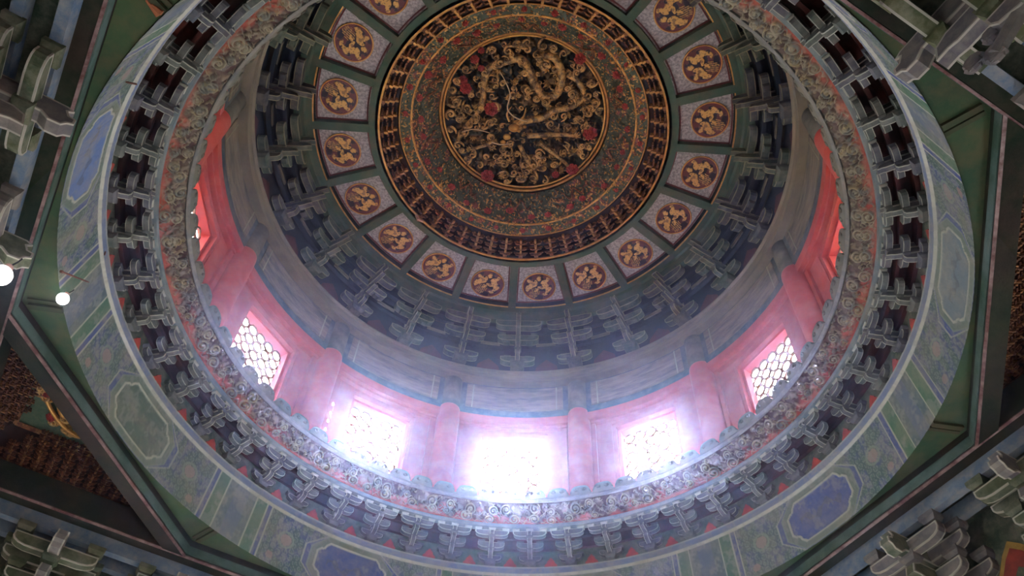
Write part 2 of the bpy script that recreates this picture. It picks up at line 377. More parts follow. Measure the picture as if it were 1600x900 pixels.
sd = np.maximum(sd, 0.016 - np.hypot(x - 0.112, y - 0.055))       # scalloped corners
vn = vnoise(az * 3, zz * 120, 1); vn2 = vnoise(az * 0.9, zz * 30, 2)
# flower fields
cell_u = az * pi / 180 * 1.1 / 0.022; cell_v = (zz - 1.62) / 0.022
ju = np.floor(cell_u); cu = cell_u - ju - 0.5; cv = (cell_v + 0.5 * (ju % 2)) % 1 - 0.5; dd = np.hypot(cu, cv)
flo = np.ones_like(col) * np.array((0.09, 0.16, 0.14)); flo = lerp(flo, (0.08, 0.12, 0.27), np.clip((vn2 - 0.4) * 4, 0, 1))
flo = lerp(flo, (0.36, 0.42, 0.36), (np.abs(dd - 0.36) < 0.07) * 0.6 * (vn > 0.3)); flo = lerp(flo, (0.22, 0.33, 0.22), (dd < 0.2) * 0.5)
xf = np.abs(wn - 12.2) * pi / 180 * 1.1; pet = np.hypot(xf, zz - 1.725)
flo = lerp(flo, (0.5, 0.34, 0.3), ((pet < 0.02) & (pet > 0.0)) * 0.85); flo = lerp(flo, (0.3, 0.4, 0.3), (np.abs(pet - 0.026) < 0.004) * 0.8)
pet = np.hypot(np.abs(wn - 14.2) * pi / 180 * 1.1, zz - 1.652); flo = lerp(flo, (0.5, 0.3, 0.27), (pet < 0.013) * 0.8)
col = flo
# surround of the cartouche
sur = np.maximum(np.maximum(x - 0.165, y - 0.2), (x + y * 1.2 - 0.205) * 0.7)
col = np.where((sur < 0)[..., None], np.array(BLUE), col); col = lerp(col, CREAM, (np.abs(sur) < 0.0022) * 0.7)
col = np.where((sd < 0.022)[..., None], np.array((0.2, 0.27, 0.2)), col); col = lerp(col, (0.3, 0.38, 0.32), (np.abs(sd - 0.022) < 0.002) * 0.8)
inner = np.array(CCOL)[ci]; col = np.where((sd < 0)[..., None], inner, col)
dr = (np.abs(zz - 1.712 + 0.012 * np.sin(best * 1.4)) < 0.009 + 0.006 * np.sin(best * 3.1)) & (np.abs(best) < 4.3)
col = lerp(col, (0.12, 0.13, 0.14), dr * 0.55)
col = lerp(col, CREAM, (np.abs(sd) < 0.0036) * 1.0)
# stripe group half way between cartouches
st = wn > 16.4
col = np.where(st[..., None], np.array(BLUE), col)
col = np.where(((wn > 17.4) & (wn < 19.6))[..., None], np.array(GREEN), col)
col = np.where((wn > 19.6)[..., None], np.array((0.16, 0.22, 0.23)) + (vn[..., None] - 0.5) * 0.08, col)
col = np.where((wn > 21.2)[..., None], np.array((0.17, 0.22, 0.3)), col)
for q in (16.4, 17.4, 19.6): col = lerp(col, CREAM, (np.abs(wn - q) < 0.11) * 0.85)
# top moulding
col = np.where((zz > 1.812)[..., None], np.array((0.2, 0.27, 0.46)), col); col = lerp(col, (0.72, 0.7, 0.58), ((zz > 1.808) & (zz < 1.815)) * 1.0)
col = lerp(col, (0.6, 0.6, 0.52), (zz > 1.835) * 0.8)
col = lerp(col, (0.42, 0.42, 0.38), np.clip((vn2 * 0.6 + vn * 0.4 - 0.55) * 3, 0, 0.4))
disp = np.where(zz > 1.81, -0.006, 0.0) - 0.0015 * (np.abs(sd) < 0.004) + 0.001 * vn
rad = rr + disp
XYZ = np.stack([rad * np.cos(np.radians(az)), rad * np.sin(np.radians(az)), zz], -1)
ring = paint_mesh('ring_beam', XYZ, np.clip(col * np.array((0.7, 0.74, 0.8)), 0.01, 1), M_ring_p)
tag(ring, 'blue and green painted circular beam with cream-lined cartouches at the base of the dome', 'beam')
mb = MB(); mb.revolve([(1.1135, 1.646), (1.155, 1.646), (1.155, 1.835), (1.1135, 1.835)], 120); mb.build('beam_core', M_beam, ring)

# ================================================================= LOWER BRACKETS (48 sets)
LB = 83.7; LR0, LZ0 = 1.088, 1.84
back = empty('bracket_backing_ring', (0, 0, LZ0 * S))
tag(back, 'ring of green boards with red flame motifs behind the lower brackets', 'panelling')
def arc_box(r0, r1, a0, a1, z0, z1, n=4):
    mb = MB(); mb.revolve([(r0, z0), (r1, z0), (r1, z1), (r0, z1)], n, a0, a1); return mb
bd = arc_box(1.099, 1.112, -3.7, 3.7, 0.0, 0.115)
bd_me = bd.mesh('backing_board', M_bgreen)
fl = MB()
fp = [(-0.022, 0.002), (0.022, 0.002), (0.022, 0.012), (0.014, 0.02), (0.012, 0.028), (0.005, 0.036), (0, 0.043), (-0.005, 0.036), (-0.012, 0.028), (-0.014, 0.02), (-0.022, 0.012)]
fl.add([(1.0945, y, z) for y, z in fp] + [(1.100, y, z) for y, z in fp], [tuple(range(11)), tuple(range(11, 22))[::-1]] + [(i, (i + 1) % 11, 11 + (i + 1) % 11, 11 + i) for i in range(11)])
fl_me = fl.mesh('flame_motif', M_flame)
for k in range(48):
    o = link('backing_board', bd_me, back); o.rotation_euler = (0, 0, R(LB + 3.75 + 7.5 * k))
    f = link('flame_motif', fl_me, o)

def lower_set(mats, edge):
    t = empty('bracket_set'); mm = [edge, mats]
    w_ = 0.0175
    q = MB(); q.dou(0, 0, 0.0, 0.022, 0.018, 0.02); q.build('base_block', mats, t)
    prism('cross_arm', arm_poly(0.078, 0.021), w_, 'y', mm, t, (0.002, 0, 0.019), 0.0018)
    prism('projecting_arm', rad_poly(-0.048, 0.014, 0.021), 0.016, 'x', mm, t, (0, 0, 0.018), 0.0024)
    prism('projecting_arm', nose_poly(-0.082, 0.014, 0.022), 0.016, 'x', mm, t, (0, 0, 0.043), 0.0024)
    prism('cross_arm', arm_poly(0.094, 0.023), w_, 'y', mm, t, (-0.037, 0, 0.043), 0.0018)
    prism('cross_arm', arm_poly(0.114, 0.022), w_, 'y', mm, t, (-0.073, 0, 0.067), 0.0018)
    prism('projecting_nose', nose_poly(-0.088, 0.014, 0.020), 0.015, 'x', mm, t, (0, 0, 0.069), 0.0024)
    for x_, y_, z_ in ((-0.037, 0, 0.035), (-0.037, -0.034, 0.062), (-0.037, 0.034, 0.062), (-0.073, 0, 0.060), (-0.073, -0.048, 0.089), (-0.073, 0, 0.089), (-0.073, 0.048, 0.089), (0.002, -0.033, 0.037), (0.002, 0.033, 0.037)):
        q = MB(); q.dou(x_, y_, z_, 0.011, 0.010, 0.0125); q.build('bearing_block', edge if z_ > 0.08 else mats, t)
    return t
protoL = [lower_set(M_low_g, M_low_b), lower_set(M_low_u, M_low_b)]
used = [False, False]
for k in range(48):
    kk = k if k <= 24 else k - 48
    v = k % 2; o = protoL[v] if not used[v] else copy_tree(protoL[v]); used[v] = True
    a = LB + 7.5 * kk
    o.location = P(a, LR0, LZ0); o.rotation_euler = (0, 0, R(a))
    tag(o, 'dusty %s bracket set in the lower ring, %s' % (('grey-green', 'blue-grey')[v], place(kk)), 'bracket set', 'lower ring of bracket sets')
# eave ring carried by them
mb = MB(); mb.revolve([(0.996, 1.949), (0.998, 1.939), (1.024, 1.939), (1.024, 1.952), (1.0, 1.956)], 180, m=0)
o = mb.build('ring_plate', M_fang, smooth=False); tag(o, 'blue-grey circular plate resting on the lower brackets', 'ring plate')
mb = MB(); mb.revolve([(1.045, 1.925), (1.055, 1.925), (1.055, 1.948), (1.045, 1.948)], 120); mb.revolve([(1.085, 1.91), (1.097, 1.91), (1.097, 1.948), (1.085, 1.948)], 120); mb.build('inner_plate', M_dkred, o)
mb = MB(); mb.revolve([(1.03, 1.952), (1.11, 1.952), (1.11, 1.958), (1.03, 1.958)], 120); mb.build('cover_board', M_dkred, o)

# ================================================================= CARVED FRIEZE
n, m = 3240, 44
az = np.linspace(0, 360, n, endpoint=False)[:, None] * np.ones((1, m)); tt = np.linspace(0, 1, m)[None, :] * np.ones((n, 1))
# profile: quarter-round from (1.0,1.95) to (.9437,2.0)
pr_ = 1.0 - 0.0563 * tt; pz = 1.951 + 0.049 * tt + 0.006 * np.sin(pi * tt) * -1
nr, nz = -0.66, -0.75
U = az * pi / 180 * 0.97; V = tt * 0.075
h = np.zeros((n, m)); 
rg = np.random.RandomState(5)
def spirals(h, count, vc, rad, seed, sgn=1):
    rg = np.random.RandomState(seed)
    for i in range(count):
        a0 = (i + 0.5 + rg.uniform(-.3, .3)) * 360 / count; v0 = vc + rg.uniform(-.007, .007); rd = rad * rg.uniform(.7, 1.2)
        i0 = int((a0 - 2.6) / 360 * n); ii = np.arange(i0, i0 + int(5.2 / 360 * n)) % n
        du = ((az[ii] - a0 + 180) % 360 - 180) * pi / 180 * 0.97; dv = V[ii] - v0
        rho = np.hypot(du, dv) / rd; th = np.arctan2(dv, du * (1 if (i % 2 == 0) else -1) * sgn)
        ph = (rho * 2.1 - th / (2 * pi)) % 1.0
        hh = np.clip(1.15 - np.abs(ph - 0.5) * 2.6, 0, 1) * (rho < 1.0) * np.clip((1.05 - rho) * 8, 0, 1)
        hh = np.maximum(hh, np.clip(1 - rho * 3.2, 0, 1) * 1.3)
        tail = np.clip(1 - np.abs(dv + 0.35 * np.abs(du) - 0.006 * np.sin(du * 260)) / 0.0028, 0, 1) * (rho > 1) * (rho < 2.1)
        hh = np.maximum(hh, tail * 0.7); h[ii] = np.maximum(h[ii], hh)
spirals(h, 84, 0.024, 0.0185, 1); spirals(h, 84, 0.053, 0.0175, 2, -1); spirals(h, 150, 0.070, 0.006, 3)
spirals(h, 150, 0.034, 0.006, 8)
edge = np.clip(tt * 20, 0, 1) * np.clip((1 - tt) * 20, 0, 1); h *= edge
vn2 = vnoise(az * 0.5, tt * 3, 4)
tw = vnoise(U / 0.008, V / 0.008, 77); h = np.maximum(h, np.clip((tw - .5) * 1.2, 0, .22) * edge * (tt > .12))
X = pr_ + nr * 0.014 * h; Z = pz + nz * 0.014 * h
base = np.ones((n, m, 3)) * np.array((0.36, 0.07, 0.045)); base = lerp(base, (0.04, 0.03, 0.025), np.clip((vn2 - .35) * 3 + (tt - .3) * 3.5, 0, 1) * 0.9)
hi = np.ones((n, m, 3)) * np.array((0.34, 0.3, 0.22)); hi = lerp(hi, (0.14, 0.18, 0.19), np.clip((vnoise(az * .8, tt * 5, 9) - .45) * 5, 0, 1) * .7); hi = lerp(hi, (0.4, 0.3, 0.13), (vnoise(az * 1.7, tt * 6, 6) > .72) * .6)
col = base + (hi - base) * np.clip(h * 1.8, 0, 1)[..., None]
XYZ = np.stack([X * np.cos(np.radians(az)), X * np.sin(np.radians(az)), Z], -1)
fr = paint_mesh('carved_frieze', XYZ, col, M_friez)
tag(fr, 'circular frieze of carved cloud scrolls on a red ground', 'frieze')
mb = MB(); mb.revolve([(0.9437, 2.004), (0.9435, 2.0035), (0.9395, 1.997), (0.936, 1.999), (0.9315, 2.006), (0.935, 2.018), (0.945, 2.02), (0.99, 2.02), (1.12, 2.03), (1.12, 2.0), (1.02, 2.0), (1.0, 1.985), (0.95, 1.998)], 180)
mb.build('grey_moulding', mat('grey_mould', (0.13, 0.135, 0.14), (0.19, 0.18, 0.16), scale=5, dust=DUST), fr)
# crest of lotus petals: 72 parts
def petal():
    mb = MB(); prof = []
    N_ = 9; w2 = 0.0375
    for i in range(N_ + 1):
        s_ = -1 + 2 * i / N_; prof.append((s_ * w2, 0.010 + 0.024 * (1 - abs(s_) ** 5)))
    rows = [0.0, 0.35, 0.7, 1.0]; vs = []
    for q, rw in enumerate(rows):
        for (y, zt) in prof:
            bulge = -0.004 - 0.008 * sin(pi * rw * 0.8) * (1 - (y / w2) ** 2); vs.append((0.937 + bulge - 0.004 * rw, y, rw * zt))
    k = N_ + 1; b0 = len(vs)
    for (y, zt) in prof: vs.append((0.946, y, zt))
    for (y, zt) in prof: vs.append((0.946, y, 0.0))
    fs = [(q * k + i, q * k + i + 1, (q + 1) * k + i + 1, (q + 1) * k + i) for q in range(3) for i in range(N_)]
    fs += [(3 * k + i, 3 * k + i + 1, b0 + i + 1, b0 + i) for i in range(N_)] + [(b0 + i, b0 + i + 1, b0 + k + i + 1, b0 + k + i) for i in range(N_)]
    mb.add(vs, fs)
    for sg in (-1, 1):     # carved curl
        pts = []
        for i in range(15):
            t = i / 14; a = sg * (t * 2.0 * 2 * pi); rr_ = 0.008 * (1 - t * 0.8); pts.append((0.925, sg * 0.014 + rr_ * sin(a), 0.018 + rr_ * cos(a)))
        mb.tube(pts, 0.0026, 4)
    mb.tube([(0.929, y * 0.93, zt * 0.93) for y, zt in prof], 0.0018, 4)
    return mb.mesh('lotus_petal', mat('petal_paint', (0.12, 0.13, 0.11), (0.17, 0.155, 0.12), scale=5, dust=(0.26, 0.21, 0.14)))
cr = empty('petal_crest', (0, 0, 2.012 * S)); tag(cr, 'scalloped crest of carved lotus petals standing on the frieze', 'cresting')
pm = petal(); pm.polygons.foreach_set('use_smooth', [True] * len(pm.polygons))
for k in range(72):
    o = link('lotus_petal', pm, cr); o.rotation_euler = (0, 0, R(2.4 + 5 * k))

# ================================================================= DRUM: columns, walls, windows
CA = 13.0; WA = 6.9; WZ0, WZ1 = 2.10, 2.405
RW = 1.03
wins = [28 + 30 * k for k in range(12)]
wname = {88: 'bottom middle', 58: 'first to the right of the bottom middle', 28: 'second to the right', -2: 'third to the right, half hidden', 118: 'first to the left of the bottom middle', 148: 'second to the left', 178: 'third to the left, half hidden'}
# wall pieces with openings
for i, wa in enumerate(wins):
    mb = MB(); r0, r1 = RW, RW + 0.05
    def seg(a0, a1, z0, z1, k=6, rr0=r0, rr1=r1): mb.revolve([(rr0, z0), (rr1, z0), (rr1, z1), (rr0, z1)], k, wa + a0, wa + a1)
    seg(-15, -WA - 0.9, 2.0, 2.50); 
    if wa == 118: seg(WA + .9, 8.7, 2.0, 2.5, 1); seg(11.2, 15, 2.0, 2.5, 3); seg(8.7, 11.2, 2.0, 2.12, 2); seg(8.7, 11.2, 2.45, 2.5, 2); seg(8.7, 10.55, 2.12, 2.45, 2, RW, RW + .004)
    else: seg(WA + 0.9, 15, 2.0, 2.50)
    seg(-WA - 0.9, WA + 0.9, WZ1 + 0.02, 2.50); seg(-WA - 0.9, WA + 0.9, 2.0, WZ0 - 0.02)
    o = mb.build('wall_drum_%d' % (i + 1), M_red); o['kind'] = 'structure'
    # lintel rail and side rails
    mb = MB(); seg(-15, 15, 2.452, 2.492, 10, 0.998, 1.031); seg(-12.2, 12.2, 2.440, 2.452, 10, 1.012, 1.031)
    seg(-12.2, -11.0, 2.01, 2.44, 1, 1.017, 1.031); seg(11.3, 12.2, 2.01, 2.44, 1, 1.017, 1.031)
    mb.build('lintel_rail', M_red, o)
    if wa == 118:      # pierced strip: four small round holes
        la = MB(); K = 10; a0_, a1_ = R(wa + 10.55), R(wa + 11.2)
        for iz, (z0_, z1_, zc, rc) in enumerate(((2.12, 2.19, 2.168, .008), (2.19, 2.232, 2.212, .0085), (2.232, 2.275, 2.253, .0085), (2.275, 2.45, 2.301, .0085))):
            vs = []
            for rr__ in (RW, RW + .004):
                for j in range(K):
                    t = 2 * pi * (j + .5) / K; c_, s_ = cos(t), sin(t); mx_ = max(abs(c_), abs(s_)); ac = (a0_ + a1_) / 2
                    zz_ = zc + (s_ / mx_) * ((z1_ - zc) if s_ > 0 else (zc - z0_)); aa = ac + c_ / mx_ * (a1_ - a0_) / 2
                    vs.append((rr__ * cos(aa), rr__ * sin(aa), zz_)); aa = ac + c_ * .0052; vs.append((rr__ * cos(aa), rr__ * sin(aa), zc + s_ * rc))
            fs = []
            for j in range(K):
                p_, q_ = 2 * j, 2 * ((j + 1) % K); fs += [(p_, q_, q_ + 1, p_ + 1), (2 * K + p_, 2 * K + p_ + 1, 2 * K + q_ + 1, 2 * K + q_), (p_ + 1, q_ + 1, 2 * K + q_ + 1, 2 * K + p_ + 1)]
            la.add(vs, fs)
        la.build('pierced_strip', M_red, o)
    # window
    a = norm(wa); root = empty('window_%d' % (i + 1), P(wa, RW, WZ0), R(wa)); root['kind'] = 'structure'
    hw = RW * math.tan(R(WA)); H = WZ1 - WZ0; x0 = 0.006
    fr_ = MB()
    for (y0, y1, z0, z1) in ((-hw - 0.018, -hw, -0.02, H + 0.02), (hw, hw + 0.018, -0.02, H + 0.02), (-hw, hw, H, H + 0.02), (-hw, hw, -0.02, 0.0)):
        fr_.box(-0.006, 0.060, y0, y1, z0, z1)
    fr_.build('window_frame', M_red, root)
    f2 = MB()
    g = 0.012
    for (y0, y1, z0, z1) in ((-hw, -hw + g, 0, H), (hw - g, hw, 0, H), (-hw + g, hw - g, H - g, H), (-hw + g, hw - g, 0, g)):
        f2.box(0.012, 0.045, y0, y1, z0, z1)
    f2.build('inner_frame', M_redd, root)
    # lattice sash: round openings in a square grid
    la = MB(); NX, NZ = 5, 6; W2 = hw - g; HH = H - 2 * g; cx_, cz_ = 2 * W2 / NX, HH / NZ; K = 8
    for ix in range(NX):
        for iz in range(NZ):
            cy_, cz0 = -W2 + (ix + .5) * cx_, g + (iz + .5) * cz_; vs = []
            for xx in (0.040, 0.046):
                for j in range(K):
                    t = 2 * pi * (j + .5) / K; c_, s_ = cos(t), sin(t); mx = max(abs(c_), abs(s_))
                    vs.append((xx, cy_ + c_ / mx * cx_ / 2, cz0 + s_ / mx * cz_ / 2)); vs.append((xx, cy_ + c_ * cx_ * 0.40, cz0 + s_ * cz_ * 0.40))
            fs = []
            for j in range(K):
                p, q = 2 * j, 2 * ((j + 1) % K); fs += [(p, q, q + 1, p + 1), (2 * K + p, 2 * K + p + 1, 2 * K + q + 1, 2 * K + q), (p + 1, q + 1, 2 * K + q + 1, 2 * K + p + 1)]
            la.add(vs, fs)
    la.build('lattice', M_lat, root)
cname = {73: 'just right of the bottom middle window', 43: 'second to the right of the bottom middle window', 13: 'third to the right of the bottom middle window', -17: 'at the upper right, cut by the frieze',
         103: 'just left of the bottom middle window', 133: 'second to the left of the bottom middle window', 163: 'third to the left of the bottom middle window', 193: 'at the upper left, cut by the frieze'}
def column():
    t = empty('column')
    mb = MB(); n_ = 28; rr_ = 0.046
    def ring_(r, z): return [(r * cos(2 * pi * i / n_), r * sin(2 * pi * i / n_), z) for i in range(n_)]
    lv = [(rr_, 0.0), (rr_, 0.49), (rr_ * .97, 0.502), (rr_ * .9, 0.51)]
    vs = []; [vs.extend(ring_(r, z)) for r, z in lv]
    fs = [(q * n_ + i, q * n_ + (i + 1) % n_, (q + 1) * n_ + (i + 1) % n_, (q + 1) * n_ + i) for q in range(3) for i in range(n_)] + [tuple(range(n_))[::-1], tuple(range(3 * n_, 4 * n_))]
    mb.add(vs, fs); mb.build('shaft', M_red, t, True)
    mb = MB(); r = rr_ * .93; vs = ring_(r, 0.505) + ring_(r, 0.70); mb.add(vs, [(i, (i + 1) % n_, n_ + (i + 1) % n_, n_ + i) for i in range(n_)] + [tuple(range(n_))[::-1], tuple(range(n_, 2 * n_))])
    hd = mb.build('painted_head', M_head, t, True); return t
pc = column()
for k in range(12):
    a = CA + 30 * k; o = pc if k == 0 else copy_tree(pc); o.location = P(a, 1.018, 2.0); o.rotation_euler = (0, 0, R(a)); an = round(norm(a))
    if k == 0: pass
    tag(o, 'round red lacquered column %s' % cname.get(an, 'on the near side of the drum, ' + ORD[1 + ((an - 223) % 360) // 30] + ' past the upper left one'), 'column', 'columns of the drum')

# faded painted architrave between the columns + ring band above
mb = MB(); mb.revolve([(0.966, 2.672), (0.985, 2.672), (1.04, 2.672), (1.04, 2.736), (0.9588, 2.736), (0.957, 2.728), (0.966, 2.722)], 180)
band = mb.build('ring_band', mat('band_faded', (0.23, 0.19, 0.13), (0.15, 0.14, 0.115), scale=1.5, dust=(0.32, 0.27, 0.2), dust_amt=.5, stretch=(1, 1, 5))); tag(band, 'pale faded circular band under the upper brackets', 'ring plate')
for k in range(12):
    a = CA + 15 + 30 * k; root = empty('architrave', P(a, 1.0, 2.49), R(a))
    def lseg(a0, a1, z0, z1, r0, r1, n_=10):
        q = MB(); q.revolve([(r0, z0 - 2.49), (r1, z0 - 2.49), (r1, z1 - 2.49), (r0, z1 - 2.49)], n_, a0, a1); q.v = [(x - 1.0, y, z) for x, y, z in q.v]; return q
    lseg(-15, 15, 2.494, 2.672, 0.999, 1.05).build('beam_body', M_archd, root)
    lseg(-11.6, 11.6, 2.528, 2.664, 0.9955, 0.9995).build('painted_field', M_arch, root)
    lseg(-10.2, -9.9, 2.528, 2.664, 0.9945, 0.996).build('gold_line', M_up_b, root); lseg(9.9, 10.2, 2.528, 2.664, 0.9945, 0.996).build('gold_line', M_up_b, root)
    an = round(norm(a)); nm = {88: 'bottom middle window', 58: 'first window to its right of the bottom middle', 28: 'second window right of the bottom middle', -2: 'half hidden window at the right', 118: 'first window left of the bottom middle', 148: 'second window left of the bottom middle', 178: 'half hidden window at the left'}
    tag(root, 'faded painted architrave above the %s' % nm.get(an, 'near side drum window, ' + ORD[1 + ((an - 208) % 360) // 30] + ' past the left one'), 'beam', 'architrave of the drum')

# ================================================================= UPPER BRACKETS (24 sets)
UR0, UZ0 = 0.952, 2.736
def upper_set(mats, edge):
    t = empty('large_bracket_set'); mm = [edge, mats]; w_ = 0.030; I = 0.0032
    q = MB(); q.dou(0.0, 0, 0.0, 0.034, 0.028, 0.03); q.build('base_block', mats, t)
    tiers = [(-0.05, 0.03), (-0.095, 0.078), (-0.135, 0.126)]
    prism('cross_arm', arm_poly(0.15, 0.036), w_, 'y', mm, t, (0.0, 0, 0.038), I)
    prism('projecting_arm', rad_poly(-0.062, 0.02, 0.034), 0.02, 'x', mm, t, (0, 0, 0.030), I)
    prism('projecting_arm', nose_poly(-0.112, 0.02, 0.034), 0.02, 'x', mm, t, (0, 0, 0.078), I)
    prism('projecting_arm', nose_poly(-0.152, 0.02, 0.034), 0.02, 'x', mm, t, (0, 0, 0.126), I)
    prism('cross_arm', arm_poly(0.18, 0.038), w_, 'y', mm, t, (-0.05, 0, 0.122), I)
    prism('cross_arm', arm_poly(0.2, 0.040), w_, 'y', mm, t, (-0.092, 0, 0.170), I)
    prism('projecting_nose', nose_poly(-0.155, 0.0, 0.034), 0.02, 'x', mm, t, (0, 0, 0.174), I)
    for x_, y_, z_ in ((-0.05, 0, 0.064), (-0.05, -0.05, 0.112), (-0.05, 0.05, 0.112), (-0.05, 0, 0.112), (-0.092, -0.088, 0.211), (-0.092, 0.088, 0.211),
                       (0, -0.045, 0.064), (0, 0.045, 0.064), (-0.05, -0.07, 0.160), (-0.05, 0.07, 0.160)):
        q = MB(); q.dou(x_, y_, z_, 0.018, 0.013, 0.015); q.build('bearing_block', mats, t)
    return t
protoU = [upper_set(M_up_g, M_up_b), upper_set(M_up_u, M_up_b)]; used = [False, False]
for k in range(24):
    kk = k if k <= 12 else k - 24; v = k % 2; o = protoU[v] if not used[v] else copy_tree(protoU[v]); used[v] = True
    a = 88 + 15 * kk - 0.3; o.location = P(a, UR0, UZ0); o.rotation_euler = (0, 0, R(a))
    tag(o, 'large %s bracket set under the coffer ring, %s' % (('green', 'dark blue')[v], place(kk)), 'bracket set', 'upper ring of bracket sets')
mb = MB()
mb.revolve([(0.975, 2.73), (0.99, 2.73), (0.99, 3.02), (0.975, 3.02)], 120)
ub = mb.build('upper_backing', M_dkblue); tag(ub, 'dark blue boards with dull red motifs behind the upper bracket sets', 'panelling')
fq = MB(); fpp = [(-.05, 0), (.05, 0), (.045, .03), (.02, .055), (0, .075), (-.02, .055), (-.045, .03)]
fq.add([(.969, y, 2.745 + z) for y, z in fpp] + [(.976, y, 2.745 + z) for y, z in fpp], [tuple(range(7)), tuple(range(7, 14))[::-1]] + [(i, (i + 1) % 7, 7 + (i + 1) % 7, 7 + i) for i in range(7)])
fqm = fq.mesh('flame_motif', M_flame_d); bq = MB(); bq.revolve([(.935, 2.874), (.9395, 2.874), (.9395, 2.892), (.935, 2.892)], 4, -2.6, 2.6); bqm = bq.mesh('tie_block', M_arch)
for k in range(24):
    for me_ in (fqm, bqm): o = link(me_.name.split('.')[0], me_, ub); o.rotation_euler = (0, 0, R(88 - .3 + 7.5 + 15 * k))
mb = MB()
for r_, z0_, z1_ in ((0.947, 2.862, 2.895), (0.947, 2.912, 2.95), (0.900, 2.912, 2.95)):
    mb.revolve([(r_ - 0.008, z0_), (r_ + 0.008, z0_), (r_ + 0.008, z1_), (r_ - 0.008, z1_)], 120)
mb.build('tie_ring', M_dkblue, ub)
mb = MB(); mb.revolve([(0.868, 2.965), (0.975, 2.955), (0.975, 2.965), (0.868, 2.975)], 120); mb.build('cover_board', M_dkblue, ub)

# ================================================================= COFFER RING
CZ = 3.0
cf = empty('coffer_frame', (0, 0, CZ * S)); tag(cf, 'green coffer frame of twenty ribs and two rings around the gilded centre', 'ceiling frame')
def rv(name, prof, mt, parent, n_=180, smooth=False):
    q = MB(); q.revolve(prof, n_); return q.build(name, mt, parent, smooth)
rv('outer_ring', [(0.8155, 0), (0.8155, 0.035), (0.875, 0.035), (0.875, -0.05), (0.852, -0.05), (0.848, -0.008), (0.84, 0)], M_cgreen, cf)
rv('inner_ring', [(0.562, 0), (0.600, 0), (0.600, 0.035), (0.562, 0.035)], M_cgreen, cf)
rv('gold_bead', [(0.556, -0.004), (0.5635, -0.004), (0.5635, 0.004), (0.556, 0.004)], M_gold, cf)
rb = MB(); rb.box(0.595, 0.818, -0.0165, 0.0165, 0.001, 0.035)
rbm = rb.mesh('rib', M_cgreen)
for k in range(20):
    o = link('rib', rbm, cf); o.rotation_euler = (0, 0, R(18 * k))
# painted panels
def sector(r0, r1, half_w, z0, z1, n_=8, mb=None):   # field between ribs: sides parallel to the ribs
    mb = mb or MB(); vs = []
    for r in (r0, r1):
        ah = 9 - math.degrees(math.asin(half_w / r))
        for z in (z0, z1): vs += [(r * cos(R(-ah + 2 * ah * i / n_)), r * sin(R(-ah + 2 * ah * i / n_)), z) for i in range(n_ + 1)]
    k = n_ + 1; fs = []
    for i in range(n_):
        fs += [(i, i + 1, 2 * k + i + 1, 2 * k + i), (k + i, 3 * k + i, 3 * k + i + 1, k + i + 1), (i, k + i, k + i + 1, i + 1), (2 * k + i, 2 * k + i + 1, 3 * k + i + 1, 3 * k + i)]
    fs += [(0, 2 * k, 3 * k, k), (n_, k + n_, 3 * k + n_, 2 * k + n_)]
    mb.add(vs, fs); return mb
def frame_mesh():
    mb = MB()      # red border strips, slightly proud
    def strip_(r0, r1): sector(r0, r1, 0.024, 0.026, 0.0315, 8, mb)
    strip_(0.606, 0.611); strip_(0.802, 0.808)
    for sg in (-1, 1):
        pts = []
        for r in (0.606, 0.808):
            ah = R(9) - math.asin(0.0175 / r); ai = R(9) - math.asin(0.0235 / r)
            pts += [(r * cos(sg * ah), r * sin(sg * ah)), (r * cos(sg * ai), r * sin(sg * ai))]
        vs = [(x, y, z) for z in (0.026, 0.0315) for x, y in pts]
        mb.add(vs, [(0, 1, 3, 2), (4, 6, 7, 5), (0, 4, 5, 1), (1, 5, 7, 3), (3, 7, 6, 2), (2, 6, 4, 0)])
    return mb
n, m = 108, 40
th = np.linspace(0, 2 * pi, n, endpoint=False)[:, None] * np.ones((1, m)); rho = np.linspace(0.0, 1, m)[None, :] * np.ones((n, 1))
mx, my = rho * np.cos(th), rho * np.sin(th)          # mx: outward, my: azimuth grows
col = np.ones((n, m, 3)) * np.array((0.03, 0.026, 0.05))
g1 = vnoise(mx * 4.2 + 9, my * 4.2 + 3, 11); col = lerp(col, (0.2, 0.06, 0.065), (g1 > 0.58) * 0.8)
col = lerp(col, (0.34, 0.17, 0.16), ((g1 > 0.5) & (g1 < 0.56)) * 0.7)
def blob(cx_, cy_, a_, b_, rot):
    c_, s_ = cos(R(rot)), sin(R(rot)); u = (mx - cx_) * c_ + (my - cy_) * s_; v = -(mx - cx_) * s_ + (my - cy_) * c_; return np.hypot(u / a_, v / b_), u, v
G = np.zeros((n, m))
wob = vnoise(mx * 11, my * 11, 3) * 0.5
for (cx_, cy_, a_, b_, ro) in ((-0.12, 0.45, 0.34, 0.15, 60), (-0.3, 0.2, 0.2, 0.12, 20), (-0.45, 0.5, 0.2, 0.1, -50), (0.05, 0.72, 0.2, 0.09, 10),
                               (-0.05, -0.42, 0.33, 0.15, -30), (0.25, -0.55, 0.24, 0.1, 40), (-0.35, -0.35, 0.22, 0.11, 70), (0.05, -0.12, 0.2, 0.08, -75), (-0.6, -0.05, 0.15, 0.1, 0), (-0.55, -0.6, 0.14, 0.08, 30), (0.55, -0.3, 0.16, 0.07, 100), (0.2, 0.15, 0.16, 0.07, 40)):
    d_, u_, v_ = blob(cx_, cy_, a_, b_, ro); G = np.maximum(G, (d_ + wob * 0.9 < 1.42).astype(float))
d_, u_, v_ = blob(0.42, 0.32, 0.42, 0.3, 35)          # striped tail feathers
fe = (d_ < 1.0) & (np.sin(v_ * 58 + 5 * np.sin(u_ * 5)) > 0.1); G = np.maximum(G, fe * 0.9)
G *= rho < 0.9
